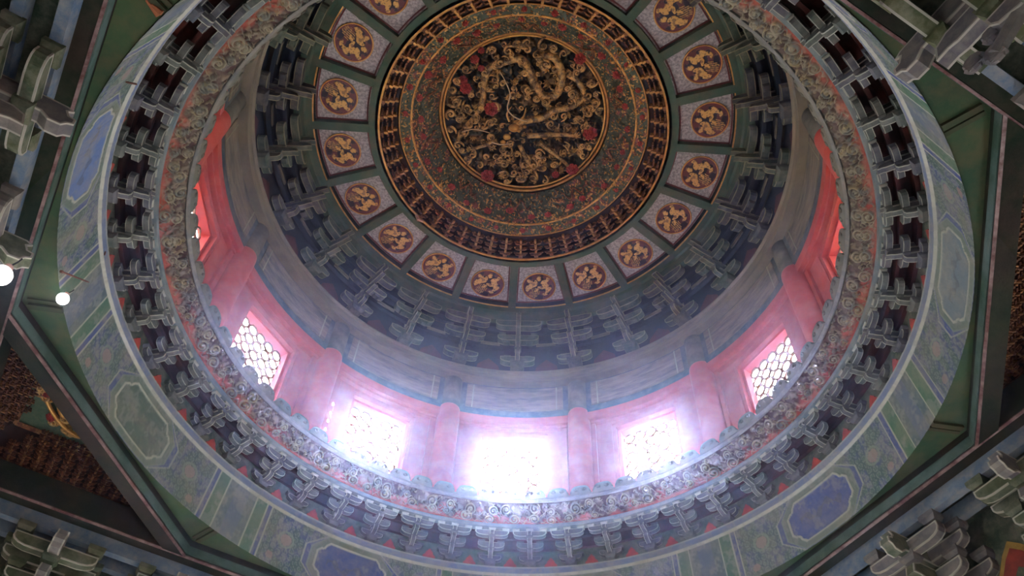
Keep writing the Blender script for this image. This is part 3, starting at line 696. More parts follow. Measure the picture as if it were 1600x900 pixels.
col = lerp(col, (0.8, 0.5, 0.17), G); dk = (vnoise(mx * 16, my * 16, 21) > 0.68) & (G > 0); col = lerp(col, (0.2, 0.1, 0.08), dk * 0.7)
col = lerp(col, (0.2, 0.04, 0.05), ((rho > 0.9) & (rho < 0.95)) * 1.0)
MR = 0.0715
medXYZ = np.stack([0.722 + mx * MR, my * MR, np.full_like(mx, 0.0235) - 0.002 * G], -1)
def med_rim():
    mb = MB(); k = 48; pts = [(0.722 + MR * cos(2 * pi * i / k), MR * sin(2 * pi * i / k), 0.024) for i in range(k + 1)]; mb.tube(pts, 0.003, 6, cap=False); return mb
for k in range(20):
    a = 9 + 18 * k; kk = round((norm(a) - 81) / 18)
    if k == 0:
        root = empty('painted_panel', (0, 0, 0)); sector(0.598, 0.818, 0.0150, 0.029, 0.034).build('panel_ground', M_panel, root)
        frame_mesh().build('red_border', M_pred, root)
        q = MB(); sector(0.8115, 0.8165, 0.0165, -0.0025, 0.0015, 8, q); q.build('gilt_edge', M_goldb, root); q = MB(); sector(0.8105, 0.8150, 0.0165, 0.002, 0.029, 8, q); q.build('side_board', M_beam, root)
        md = paint_mesh('medallion', medXYZ, col, M_med, True, root); med_rim().build('medallion_rim', M_goldb, md, True); proto = root
    else: root = copy_tree(proto)
    root.location = (0, 0, CZ * S); root.rotation_euler = (0, 0, R(a))
    tag(root, 'pale coffer panel with round golden phoenix medallion, %s' % place(kk if kk <= 10 else kk - 20), 'ceiling panel', 'twenty phoenix coffer panels')

# ================================================================= GILDED CENTRE
def mini_set():
    mb = MB()
    mb.dou(0, 0, 0, 0.012, 0.008, 0.009)
    def arm(x_, L_, z_, h_=0.009, w_=0.006): mb.add([(x_ + sx * w_ / 2, yy, zz_) for sx in (-1, 1) for yy, zz_ in ((-L_ / 2, z_ + h_), (-L_ / 2, z_ + h_ * .5), (-L_ / 2 + h_, z_), (L_ / 2 - h_, z_), (L_ / 2, z_ + h_ * .5), (L_ / 2, z_ + h_))],
                   [(0, 1, 2, 3, 4, 5), (11, 10, 9, 8, 7, 6)] + [(i, (i + 1) % 6, 6 + (i + 1) % 6, 6 + i) for i in range(6)])
    for x_, z_, L_ in ((0.0, 0.012, 0.046), (0.0, 0.026, 0.06), (-0.018, 0.027, 0.048), (-0.018, 0.041, 0.058), (-0.036, 0.042, 0.048), (-0.036, 0.056, 0.058)): arm(x_, L_, z_)
    for x0_, z_ in ((-0.022, 0.012), (-0.042, 0.027), (-0.055, 0.042), (-0.05, 0.056)): mb.box(x0_, 0.006, -0.0042, 0.0042, z_, z_ + 0.009, 1)
    for x_, z_ in ((-0.018, 0.036), (-0.036, 0.051), (-0.036, 0.065)):
        for y_ in (-0.018, 0, 0.018): mb.dou(x_, y_, z_, 0.006, 0.0035, 0.0045)
    return mb
ms_me = mini_set().mesh('gilded_bracket', [M_gwood, M_gold])
for k in range(52):
    kk = k if k <= 26 else k - 52; a = 87.6 + 360 / 52 * kk
    o = link('gilded_bracket', ms_me); o.location = P(a, 0.552, 3.006); o.rotation_euler = (0, 0, R(a))
    tag(o, 'small gilded bracket set around the dragon boss, %s' % place(kk), 'bracket set', 'gilded bracket ring')
bk = MB(); bk.revolve([(0.562, 3.0), (0.575, 3.0), (0.575, 3.09), (0.50, 3.10), (0.50, 3.086), (0.562, 3.082)], 120)
o = bk.build('gilded_backing', M_gdark); tag(o, 'dark maroon recess behind the small gilded brackets', 'panelling')

cen = empty('flower_ring', (0, 0, 3.08 * S)); tag(cen, 'sloping carved rings of red flowers and gold flecks around the dragon boss', 'carving')
def bead(name, r, z, t, mt, parent):
    q = MB(); k = 8; q.revolve([(r + t * cos(2 * pi * i / k), z + t * sin(2 * pi * i / k)) for i in range(k)], 180); return q.build(name, mt, parent, True)
bead('gold_bead', 0.4925, 0.003, 0.0035, M_gold, cen); bead('gold_bead', 0.447, 0.02, 0.0048, M_goldb, cen)
def relief_band(name, r0, z0, r1, z1, seed, n, m, amp):
    az = np.linspace(0, 360, n, endpoint=False)[:, None] * np.ones((1, m)); t = np.linspace(0, 1, m)[None, :] * np.ones((n, 1))
    rr = r0 + (r1 - r0) * t; U = np.radians(az) * (r0 + r1) / 2 / 0.012; Vv = t * abs(math.hypot(r1 - r0, z1 - z0)) / 0.012
    n1 = vnoise(U * 1.0, Vv * 1.0, seed); n2 = vnoise(U * 2.2, Vv * 2.2, seed + 1)
    h = np.clip((n1 * .6 + n2 * .4 - 0.42) * 4, 0, 1)
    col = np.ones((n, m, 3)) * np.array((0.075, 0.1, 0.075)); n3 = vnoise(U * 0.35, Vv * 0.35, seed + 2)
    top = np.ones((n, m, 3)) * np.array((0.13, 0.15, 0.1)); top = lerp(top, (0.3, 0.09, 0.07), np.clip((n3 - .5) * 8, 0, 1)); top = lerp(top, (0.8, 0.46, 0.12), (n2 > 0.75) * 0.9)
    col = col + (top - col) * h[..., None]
    Z = z0 + (z1 - z0) * t - amp * h
    return paint_mesh(name, np.stack([rr * np.cos(np.radians(az)), rr * np.sin(np.radians(az)), Z], -1), col, M_boss, True, cen)
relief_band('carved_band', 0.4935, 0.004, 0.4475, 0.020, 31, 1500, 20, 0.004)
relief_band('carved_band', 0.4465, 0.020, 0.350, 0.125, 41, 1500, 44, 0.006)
def blossom(rad, mat_, name='blossom'):
    mb = MB(); k = 7
    for ringi, (rr_, ph, zz_, sz) in enumerate(((0.62, 0, 0.25, 0.42), (0.3, 0.4, 0.5, 0.34))):
        for i in range(k):
            a = 2 * pi * i / k + ph; c_ = (rr_ * cos(a), rr_ * sin(a)); vs = [(c_[0] * rad, c_[1] * rad, -(zz_ + 0.35) * rad)]
            for j in range(6):
                t = 2 * pi * j / 6; vs.append(((c_[0] + sz * cos(t)) * rad, (c_[1] + sz * sin(t)) * rad, -zz_ * rad * .6))
            for j in range(6):
                t = 2 * pi * j / 6; vs.append(((c_[0] * .7 + sz * .5 * cos(t)) * rad, (c_[1] * .7 + sz * .5 * sin(t)) * rad, 0.1 * rad))
            mb.add(vs, [(0, 1 + j, 1 + (j + 1) % 6) for j in range(6)] + [(1 + j, 7 + j, 7 + (j + 1) % 6, 1 + (j + 1) % 6) for j in range(6)])
    mb.tube([(0, 0, -0.5 * rad), (0, 0, -1.0 * rad)], [0.25 * rad, 0.12 * rad], 6)
    return mb.mesh(name, mat_)
bl_me = blossom(0.0165, M_flow)
rg = random.Random(3)
for k in range(30):
    a = 12 * k + rg.uniform(-2.5, 2.5); r_ = 0.418 + rg.uniform(-.012, .012); z_ = 0.02 + (0.4465 - r_) / 0.0965 * 0.105
    o = link('blossom', bl_me, cen); o.location = P(a, r_, z_ - 0.002); o.scale = [rg.uniform(.8, 1.15)] * 3
for k in range(26):
    a = 13.85 * k + 4; r_ = 0.4705; o = link('blossom', bl_me, cen); o.location = P(a, r_, 0.010); o.scale = [rg.uniform(.6, .85)] * 3
# gold flecks: leaf tips, uncountable
mb = MB()
for i in range(900):
    if i % 3 == 0: r_ = rg.uniform(0.455, 0.487); z_ = 0.004 + (0.4925 - r_) / 0.046 * 0.016
    else: r_ = 0.4465 - 0.095 * rg.random() ** 1.7; z_ = 0.02 + (0.4465 - r_) / 0.0965 * 0.105
    a = rg.uniform(0, 2 * pi); s_ = rg.uniform(.0020, .0050); x, y = r_ * cos(a), r_ * sin(a); t = rg.uniform(0, pi); dx, dy = cos(t) * s_, sin(t) * s_; z_ -= 0.006
    mb.add([(x - dx * 1.6, y - dy * 1.6, z_), (x - dy * .7, y + dx * .7, z_), (x + dx * 1.6, y + dy * 1.6, z_), (x + dy * .7, y - dx * .7, z_), (x, y, z_ - s_ * .9)], [(0, 1, 4), (1, 2, 4), (2, 3, 4), (3, 0, 4), (3, 2, 1, 0)])
o = mb.build('gold_flecks', M_goldb, cen); o['kind'] = 'stuff'
# small dragons winding along ring two
for k in range(10):
    a0 = 36 * k + 10; mb = MB(); pts = []; rad = []
    for i in range(30):
        t = i / 29; a = a0 + 15 * t; r_ = 0.385 + 0.014 * sin(t * 3.6 * pi); z_ = 0.02 + (0.4465 - r_) / 0.0965 * 0.105 - 0.010
        pts.append((r_ * cos(R(a)), r_ * sin(R(a)), z_)); rad.append(0.0045 * (0.4 + sin(pi * min(1, t * 1.15)) ** .5 * .6) if t < .9 else 0.0055)
    mb.tube(pts, rad, 6)
    for i in (8, 14, 20, 25):
        p = Vector(pts[i]); a = R(a0 + 15 * i / 29)
        for sg in (-1, 1): mb.tube([p, p + Vector((cos(a), sin(a), 0)) * 0.011 * sg, p + Vector((cos(a + .02 * sg), sin(a + .02 * sg), 0)) * 0.015 * sg + Vector((-sin(a), cos(a), 0)) * .006], [.0025, .002, .0012], 5)
    mb.build('small_dragon', M_gwood, cen, True)

# ---- dragon boss
boss = empty('dragon_boss', (0, 0, 3.219 * S)); tag(boss, 'round gilded boss with a carved coiled dragon among clouds and peonies', 'carving')
bead('gilt_rim', 0.3435, -0.003, 0.0065, M_gold, boss); bead('gilt_rim', 0.331, 0.004, 0.0045, M_goldb, boss)
n, m = 900, 110
az = np.linspace(0, 360, n, endpoint=False)[:, None] * np.ones((1, m)); t = np.linspace(0, 1, m)[None, :] * np.ones((n, 1)); rr = 0.333 * (1 - t)
x, y = rr * np.cos(np.radians(az)), rr * np.sin(np.radians(az))
z = 0.012 + 0.055 * np.sqrt(np.clip(1 - (rr / 0.335) ** 4, 0, 1))
n1 = vnoise(x / 0.022 + 40, y / 0.022 + 40, 51); n2 = vnoise(x / 0.009 + 90, y / 0.009 + 90, 52)
h = np.clip((n1 * .65 + n2 * .35 - 0.4) * 3, 0, 1); n3 = vnoise(x / 0.05 + 20, y / 0.05 + 20, 53)
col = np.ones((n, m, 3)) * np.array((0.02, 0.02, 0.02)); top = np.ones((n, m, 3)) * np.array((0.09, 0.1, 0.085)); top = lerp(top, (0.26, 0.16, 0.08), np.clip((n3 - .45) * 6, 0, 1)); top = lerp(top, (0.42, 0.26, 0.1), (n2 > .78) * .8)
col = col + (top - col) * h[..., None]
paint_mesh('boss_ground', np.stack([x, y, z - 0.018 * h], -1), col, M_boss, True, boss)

# mapping: picture pixel on the boss -> plane coordinates
CF = math.cos
def px(X, Y, z=3.235):
    pitch, roll = R(55.102), R(3.578); f = Vector((0, cos(pitch), sin(pitch))); r = Vector((1, 0, 0)); u = r.cross(f)
    r2 = r * cos(roll) + u * sin(roll); u2 = -r * sin(roll) + u * cos(roll)
    d = r2 * ((X - 800) / 1307.74) + u2 * ((450 - Y) / 1307.74) + f; k = z / d.z
    return (-0.00487 + k * d.x, -1.38197 + k * d.y)
def bp(X, Y, dz=0.0):
    a, c = px(X, Y, 3.219 + dz); return (a, c, dz)
def smooth_path(pts, sub=5):
    out = []; k = len(pts); P_ = [Vector(p) for p in pts]
    for i in range(k - 1):
        p0, p1, p2, p3 = P_[max(i - 1, 0)], P_[i], P_[i + 1], P_[min(i + 2, k - 1)]
        for j in range(sub):
            t = j / sub; out.append(0.5 * ((2 * p1) + (p2 - p0) * t + (2 * p0 - 5 * p1 + 4 * p2 - p3) * t * t + (3 * p1 - p0 - 3 * p2 + p3) * t ** 3))
    out.append(P_[-1]); return out
def scaly(mb, pts, rad, n=8, step=2):
    mb.tube(pts, rad, n)
    for i in range(1, len(pts) - 1, step):      # ribs across the body
        d = (Vector(pts[i + 1]) - Vector(pts[i - 1])).normalized(); r_ = rad[i] if isinstance(rad, list) else rad
        mb.tube([Vector(pts[i]) - d * 0.0012, Vector(pts[i]), Vector(pts[i]) + d * 0.0012], [r_ * 1.0, r_ * 1.13, r_ * 1.0], n)
M_drag = mat('dragon_gilt', (0.78, 0.48, 0.17), (0.09, 0.05, 0.035), scale=14, rough=0.42, metal=0.35, lo=.42, hi=.58, dust=(.6, .42, .2), dust_amt=.6)
def fins(mb, pts, rad):
    for i in range(2, len(pts) - 2, 2):
        d = (Vector(pts[i + 1]) - Vector(pts[i - 1])).normalized(); sd_ = Vector((-d.y, d.x, 0)); p = Vector(pts[i]); r_ = rad[i]
        for sg in (-1, 1):
            b0 = p + sd_ * sg * r_ * .8; mb.add([b0 - d * .004, b0 + d * .004, b0 + sd_ * sg * .007 - d * .004, b0 + Vector((0, 0, -.006))], [(0, 1, 2), (0, 3, 2), (1, 3, 2), (0, 1, 3)])
# body: loop at the top right, sweeping round the lower middle and out to the left
mb = MB()
path = [bp(852, 112, .01), bp(843, 88, .0), bp(868, 92, -.01), bp(878, 122, -.01), bp(868, 148, -.0), bp(848, 150, .01), bp(836, 132, .0), bp(826, 108, .0), bp(812, 92, .01), bp(788, 96, .015), bp(764, 108, .01), bp(756, 130, .0), bp(754, 158, .0), bp(744, 180, .0), bp(728, 198, .01), bp(716, 218, .015)]
pts = smooth_path(path, 5); k_ = len(pts); rad = [0.0185 * (0.55 + 0.45 * sin(pi * min(1, (i + 6) / k_ * 1.02))) for i in range(k_)]
scaly(mb, pts, rad, 9, 2); fins(mb, pts, rad); mb.build('dragon_body', M_drag, boss, True)
mb = MB()
path = [bp(800, 196, .0), bp(822, 188, -.01), bp(846, 184, -.0), bp(868, 172, .0), bp(894, 166, .0), bp(912, 150, .0), bp(904, 128, .0), bp(884, 116, .01)]
pts = smooth_path(path, 5); k_ = len(pts); scaly(mb, pts, [0.0165 * (1 - 0.4 * i / k_) for i in range(k_)], 9, 2); fins(mb, pts, [.015] * k_); mb.build('dragon_neck', M_drag, boss, True)
# head near the middle: skull, snout, jaw, horns, eyes
mb = MB()
hd = bp(803, 200, -.022)
def ell(mb, c, r3, n=10, m_=7, rot=0.0):
    vs = []; fs = []
    for i in range(m_ + 1):
        ph = pi * i / m_
        for j in range(n):
            t = 2 * pi * j / n; x, y, z = r3[0] * sin(ph) * cos(t), r3[1] * sin(ph) * sin(t), r3[2] * cos(ph)
            vs.append((c[0] + x * cos(rot) - y * sin(rot), c[1] + x * sin(rot) + y * cos(rot), c[2] + z))
    for i in range(m_):
        for j in range(n): fs.append((i * n + j, i * n + (j + 1) % n, (i + 1) * n + (j + 1) % n, (i + 1) * n + j))
    mb.add(vs, fs)
ell(mb, hd, (.024, .018, .016)); s1 = bp(792, 214, -.03); ell(mb, s1, (.017, .014, .011)); ell(mb, bp(786, 222, -.026), (.012, .010, .008))
ell(mb, bp(797, 208, -.036), (.005, .005, .005)); ell(mb, bp(811, 205, -.034), (.006, .006, .006)); ell(mb, bp(820, 198, -.03), (.008, .008, .006))
mb.tube(smooth_path([bp(808, 192, -.03), bp(818, 182, -.03), bp(822, 168, -.03)], 4), [.005, .0045, .004, .0045, .004, .0035, .003, .002, .0012], 6)
mb.tube(smooth_path([bp(796, 190, -.03), bp(792, 178, -.03), bp(800, 166, -.03)], 4), [.005, .0045, .004, .0045, .004, .0035, .003, .002, .0012], 6)
mb.build('dragon_head', M_goldb, boss, True)
mb = MB()
for path in ([bp(825, 190, -.05), bp(806, 184, -.052), bp(793, 170, -.05), bp(797, 148, -.05), bp(790, 128, -.05), bp(781, 112, -.045)],
             [bp(722, 206, -.03), bp(738, 202, -.035), bp(752, 204, -.035), bp(766, 208, -.03)], [bp(768, 222, -.035), bp(782, 226, -.04), bp(800, 224, -.04)]):
    pts = smooth_path(path, 6); k_ = len(pts); mb.tube(pts, [.0034 * (1 - .5 * i / k_) for i in range(k_)], 6)
mb.build('whisker', mat('whisker_gilt', (0.75, 0.6, 0.4), (0.6, 0.45, 0.28), scale=10, rough=.3, metal=.4), boss, True)
# legs with claws
def leg(path, r0, r1, claw_dir):
    mb = MB(); pts = smooth_path([bp(*p) for p in path], 5); k_ = len(pts); scaly(mb, pts, [r0 + (r1 - r0) * i / k_ for i in range(k_)], 8, 2)
    e = Vector(pts[-1])
    for q in range(5):
        a = claw_dir + R(-60 + 30 * q); d = Vector((cos(a), sin(a), 0)); mb.tube([e, e + d * .012 + Vector((0, 0, -.006)), e + d * .022 + Vector((0, 0, -.002)), e + d * .027 + Vector((0, 0, .006))], [.0042, .0038, .0025, .0007], 6)
    return mb.build('dragon_leg', M_drag, boss, True)
leg([(824, 212, -.02), (850, 211, -.03), (876, 210, -.03), (898, 212, -.025)], .0125, .008, -0.3)
leg([(842, 222, -.01), (860, 236, -.02), (878, 250, -.02), (890, 262, -.01)], .011, .006, 0.6)
leg([(812, 226, -.01), (820, 244, -.02), (832, 262, -.015)], .011, .007, 1.2)
leg([(776, 218, -.01), (760, 226, -.02), (742, 232, -.01)], .010, .006, 2.8)
# peonies and leaves
pe_me = blossom(0.024, M_flow, 'peony')
for X, Y, s_ in ((906, 90, 1.0), (742, 92, .8), (728, 136, 1.05), (768, 168, 1.25), (922, 206, 1.3), (894, 262, 1.15), (762, 272, 1.25), (752, 78, .6), (724, 124, .8), (752, 106, .6), (868, 272, .7)):
    o = link('peony', pe_me, boss); p = bp(X, Y, 0.0); o.location = (p[0] * S, p[1] * S, (-.004 if s_ < 1 else -.012) * S); o.scale = (s_, s_, s_); o.rotation_euler = (0, 0, X)
# cloud scrolls
def scroll_mesh(turns, name='cloud_scroll'):
    mb = MB(); pts = []; rad = []
    N_ = int(11 * turns)
    for i in range(N_ + 1):
        t = i / N_; a = t * turns * 2 * pi; r_ = 0.0155 * (1 - t * .82); pts.append((r_ * cos(a), r_ * sin(a), -.004 - .008 * t)); rad.append(.0054 * (1 - t * .35))
    mb.tube([(0.012, -.026, .0), (0.0165, -.014, -.002)] + pts, [.003, .0045] + rad, 6); return mb.mesh(name, M_drag)
sc = [scroll_mesh(1.3), scroll_mesh(1.8)]
for q in sc: q.polygons.foreach_set('use_smooth', [True] * len(q.polygons))
spots = [(850, 62, 1.2), (866, 74, 1.0), (884, 78, .8), (912, 100, 1.2), (902, 112, .9), (924, 128, 1.2), (918, 148, 1.0), (930, 160, 1.1), (900, 148, .8), (938, 176, .9), (826, 138, 1.0), (838, 152, .9), (880, 180, .9), (904, 186, 1.1), (868, 198, .8), (712, 160, 1.2), (704, 178, 1.2), (718, 186, 1.0), (702, 200, 1.0), (722, 206, .8), (738, 240, 1.0), (726, 250, 1.0), (750, 256, .9), (788, 256, 1.0), (802, 268, 1.0), (816, 280, 1.1), (834, 276, 1.1), (848, 262, .9), (852, 282, .9), (792, 282, .9), (774, 246, .8), (906, 236, 1.1), (918, 248, .9), (926, 232, .9), (930, 218, .8),
         (712, 122, 1.0), (706, 140, 1.1), (768, 72, 1.0), (788, 66, .9), (806, 68, .9), (824, 60, .8), (800, 84, .8), (776, 88, .8), (728, 108, .9), (744, 122, .7), (880, 240, .8), (850, 246, .7), (810, 150, .8), (814, 166, .8), (774, 132, .7), (770, 148, .8), (784, 196, .7), (746, 196, .8), (734, 172, .8), (708, 228, 1.0), (716, 238, .8), (886, 226, .7), (936, 146, .7), (894, 100, .7), (858, 166, .7), (872, 128, .6)]
spots += [(820 + 112 * math.sqrt(rg.random()) * cos(q * 2.4), 176 + 106 * math.sqrt(rg.random()) * sin(q * 2.4), rg.uniform(.6, 1.15)) for q in range(130)]
for i, (X, Y, s_) in enumerate(spots):
    p = bp(X, Y, 0.0)
    rr_ = math.hypot(p[0], p[1])
    if rr_ > .306: p = (p[0] * .306 / rr_, p[1] * .306 / rr_, 0)
    o = link('cloud_scroll', sc[i % 2], boss); o.location = (p[0] * S, p[1] * S, (rg.uniform(-.016, .014)) * S); o.scale = (s_ * (1 if i % 3 else -1), s_, s_); o.rotation_euler = (R(rg.uniform(-14, 14)), R(rg.uniform(-14, 14)), rg.uniform(0, 6.28))

def leaf_mesh():
    mb = MB()
    for k in range(5):
        a = R(-60 + 30 * k); d = Vector((cos(a), sin(a), 0)); L_ = .03 * (1 - .12 * abs(k - 2)); sd_ = Vector((-d.y, d.x, 0))
        vs = [Vector((0, 0, 0)), d * L_ * .5 + sd_ * .005, d * L_ + Vector((0, 0, .002)), d * L_ * .5 - sd_ * .005, d * L_ * .45 + Vector((0, 0, -.008)), d * L_ * .4 + Vector((0, 0, .004))]
        mb.add(vs, [(0, 1, 4), (1, 2, 4), (2, 3, 4), (3, 0, 4), (0, 5, 1), (1, 5, 2), (2, 5, 3), (3, 5, 0)])
    return mb.mesh('acanthus_leaf', M_drag)
lf = leaf_mesh()
for q in range(46):
    rr_ = .30 * math.sqrt((q + .5) / 46); a = q * 2.4 + .7; o = link('acanthus_leaf', lf, boss); o.location = (rr_ * cos(a) * S, rr_ * sin(a) * S, rg.uniform(-.008, .012) * S); o.rotation_euler = (R(rg.uniform(-20, 20)), R(rg.uniform(-20, 20)), rg.uniform(0, 6.28)); o.scale = [rg.uniform(.8, 1.3)] * 3
# ================================================================= HALL BRACKETS on the four sides
def flame_board(w_, h_):
    fp = [(-.5, 0), (.5, 0), (.5, .2), (.36, .36), (.42, .58), (.2, .84), (0, 1), (-.2, .84), (-.42, .58), (-.36, .36), (-.5, .2)]
    return [(a * w_, b_ * h_) for a, b_ in fp]
def hall_set(m1, m2, edge):
    t = empty('eave_bracket_set'); A_ = [edge, m1]; B_ = [edge, m2]; I = .0042; z = lambda v: v - 1.28
    q = MB(); q.dou(0.15, 0, z(1.28), .05, .045, .05); q.build('base_block', m1, t)
    prism('cross_arm', arm_poly(.19, 0.040), .030, 'y', A_, t, (.15, 0, z(1.325)), I)
    prism('cross_arm', arm_poly(.26, 0.040), .030, 'y', A_, t, (.15, 0, z(1.392)), I)
    prism('projecting_arm', rad_poly(.055, .17, .041), .029, 'x', B_, t, (0, 0, z(1.325)), I)
    prism('cross_arm', arm_poly(.19, .038), .029, 'y', A_, t, (.075, 0, z(1.392)), I)
    prism('cross_arm', arm_poly(.26, .036), .029, 'y', A_, t, (.075, 0, z(1.455)), I)
    prism('projecting_arm', nose_poly(-.02, .17, .046), .029, 'x', B_, t, (0, 0, z(1.388)), I)
    prism('cross_arm', arm_poly(.235, .038), .030, 'y', A_, t, (-.0, 0, z(1.455)), I)
    prism('projecting_nose', [(0.17, 0), (.17, .055), (-.06, .055), (-.075, .048), (-.066, .040), (-.074, .028), (-.088, .026), (-.091, .010), (-.08, .004), (-.074, -.008), (-.05, -.010), (-.03, .004)], .032, 'x', B_, t, (0, 0, z(1.452)), I)
    for x_, y_, z_ in ((0.075, 0, 1.372), (.075, -.078, 1.434), (.075, .078, 1.434), (0, 0, 1.436), (0, -.1, 1.50), (0, .1, 1.50), (.15, -.078, 1.372), (.15, .078, 1.372), (.15, -.11, 1.44), (.15, .11, 1.44), (.075, -.115, 1.497), (.075, .115, 1.497)):
        q = MB(); q.dou(x_, y_, z(z_), .026, .02, .024); q.build('bearing_block', m1, t)
    # carved cloud board hanging under the lowest arm
    q = MB()
    for (cx_, cz_, r_) in ((0.03, z(1.30), .02), (0.0, z(1.325), .018), (0.045, z(1.345), .015)):
        pts = [(cx_ + r_ * (1 - i / 20 * .8) * cos(i / 20 * 4 * pi), 0, cz_ + r_ * (1 - i / 20 * .8) * sin(i / 20 * 4 * pi)) for i in range(21)]
        q.tube(pts, .0055, 5); q.box(cx_ - r_ * .7, cx_ + r_ * .7, -.005, .005, cz_ - r_ * .7, cz_ + r_ * .7)
    q.tube([(0.03, 0, z(1.30)), (.09, 0, z(1.33)), (.13, 0, z(1.335))], [.012, .014, .016], 6)
    q.build('cloud_carving', m2, t)
    return t
ph = [hall_set(M_hu, M_hg, M_hb), hall_set(M_hg, M_hu, M_hb)]; used = [False, False]
spos = {28: [-.86, -.50, -.14, .22, .58, .94], 208: [-.54, -.18, .18, .54, .9, -.9], 298: [-.9, -.54, -.18, .18, .54, .9], 118: [.80, .45, .10, -.25, -.6]}
DB = 1.17
for sa, ts in spos.items():
    a = R(sa)
    for i, t_ in enumerate(sorted(ts)):
        v = i % 2 if sa != 118 else 1; o = ph[v] if not used[v] else copy_tree(ph[v]); used[v] = True
        o.location = ((DB * cos(a) - t_ * sin(a)) * S, (DB * sin(a) + t_ * cos(a)) * S, 1.28 * S); o.rotation_euler = (0, 0, a)
        tag(o, 'painted eave bracket set under the %s beam, %s along it' % (sides[sa], ORD[i + 1]), 'bracket set', 'eave brackets under the square frame')
    root = empty('eave_backing', (DB * cos(a) * S, DB * sin(a) * S, 1.28 * S), a); tag(root, 'blue tie band and painted boards behind the %s eave brackets' % sides[sa], 'panelling')
    def bx(nm, x0, x1, y0, y1, z0, z1, mt): q = MB(); q.box(x0, x1, y0, y1, z0 - 1.28, z1 - 1.28); return q.build(nm, mt, root)
    bx('tie_band', -.012, .012, -1.16, 1.16, 1.524, 1.5675, M_hblue); bx('tie_band', .063, .087, -1.24, 1.24, 1.52, 1.56, M_hblue)
    bx('cover_board', .0, .17, -1.3, 1.3, 1.568, 1.58, M_bgreen)
    bx('backing_board', .165, .175, -1.33, 1.33, 1.28, 1.6, M_bgreen)
    bx('base_beam', .12, .22, -1.36, 1.36, 1.12, 1.28, M_teal); bx('gold_line', .1175, .1205, -1.3, 1.3, 1.265, 1.272, M_yel)
    ss = sorted(ts); mids = [(p + q_) / 2 for p, q_ in zip(ss, ss[1:])] + [ss[-1] + .18]
    for mi in mids:
        for nm, sc_, xo, mt in (('flame_outline', 1.0, .160, M_yel), ('flame_motif', .84, .155, M_flame_h), ('flame_core', .45, .150, M_hg)):
            q = MB(); fp = flame_board(.15 * sc_, .17 * sc_); k_ = len(fp); q.add([(xo, mi + y_, z_ + .02 * (1.5 - sc_)) for y_, z_ in fp] + [(.166, mi + y_, z_ + .02 * (1.5 - sc_)) for y_, z_ in fp], [tuple(range(k_)), tuple(range(k_, 2 * k_))[::-1]] + [(i, (i + 1) % k_, k_ + (i + 1) % k_, k_ + i) for i in range(k_)])
            q.build(nm, mt, root)
    # space above the band closed by the beam: filler board
    bx('filler_board', .0, .17, -1.3, 1.3, 1.58, 1.645, M_beam)

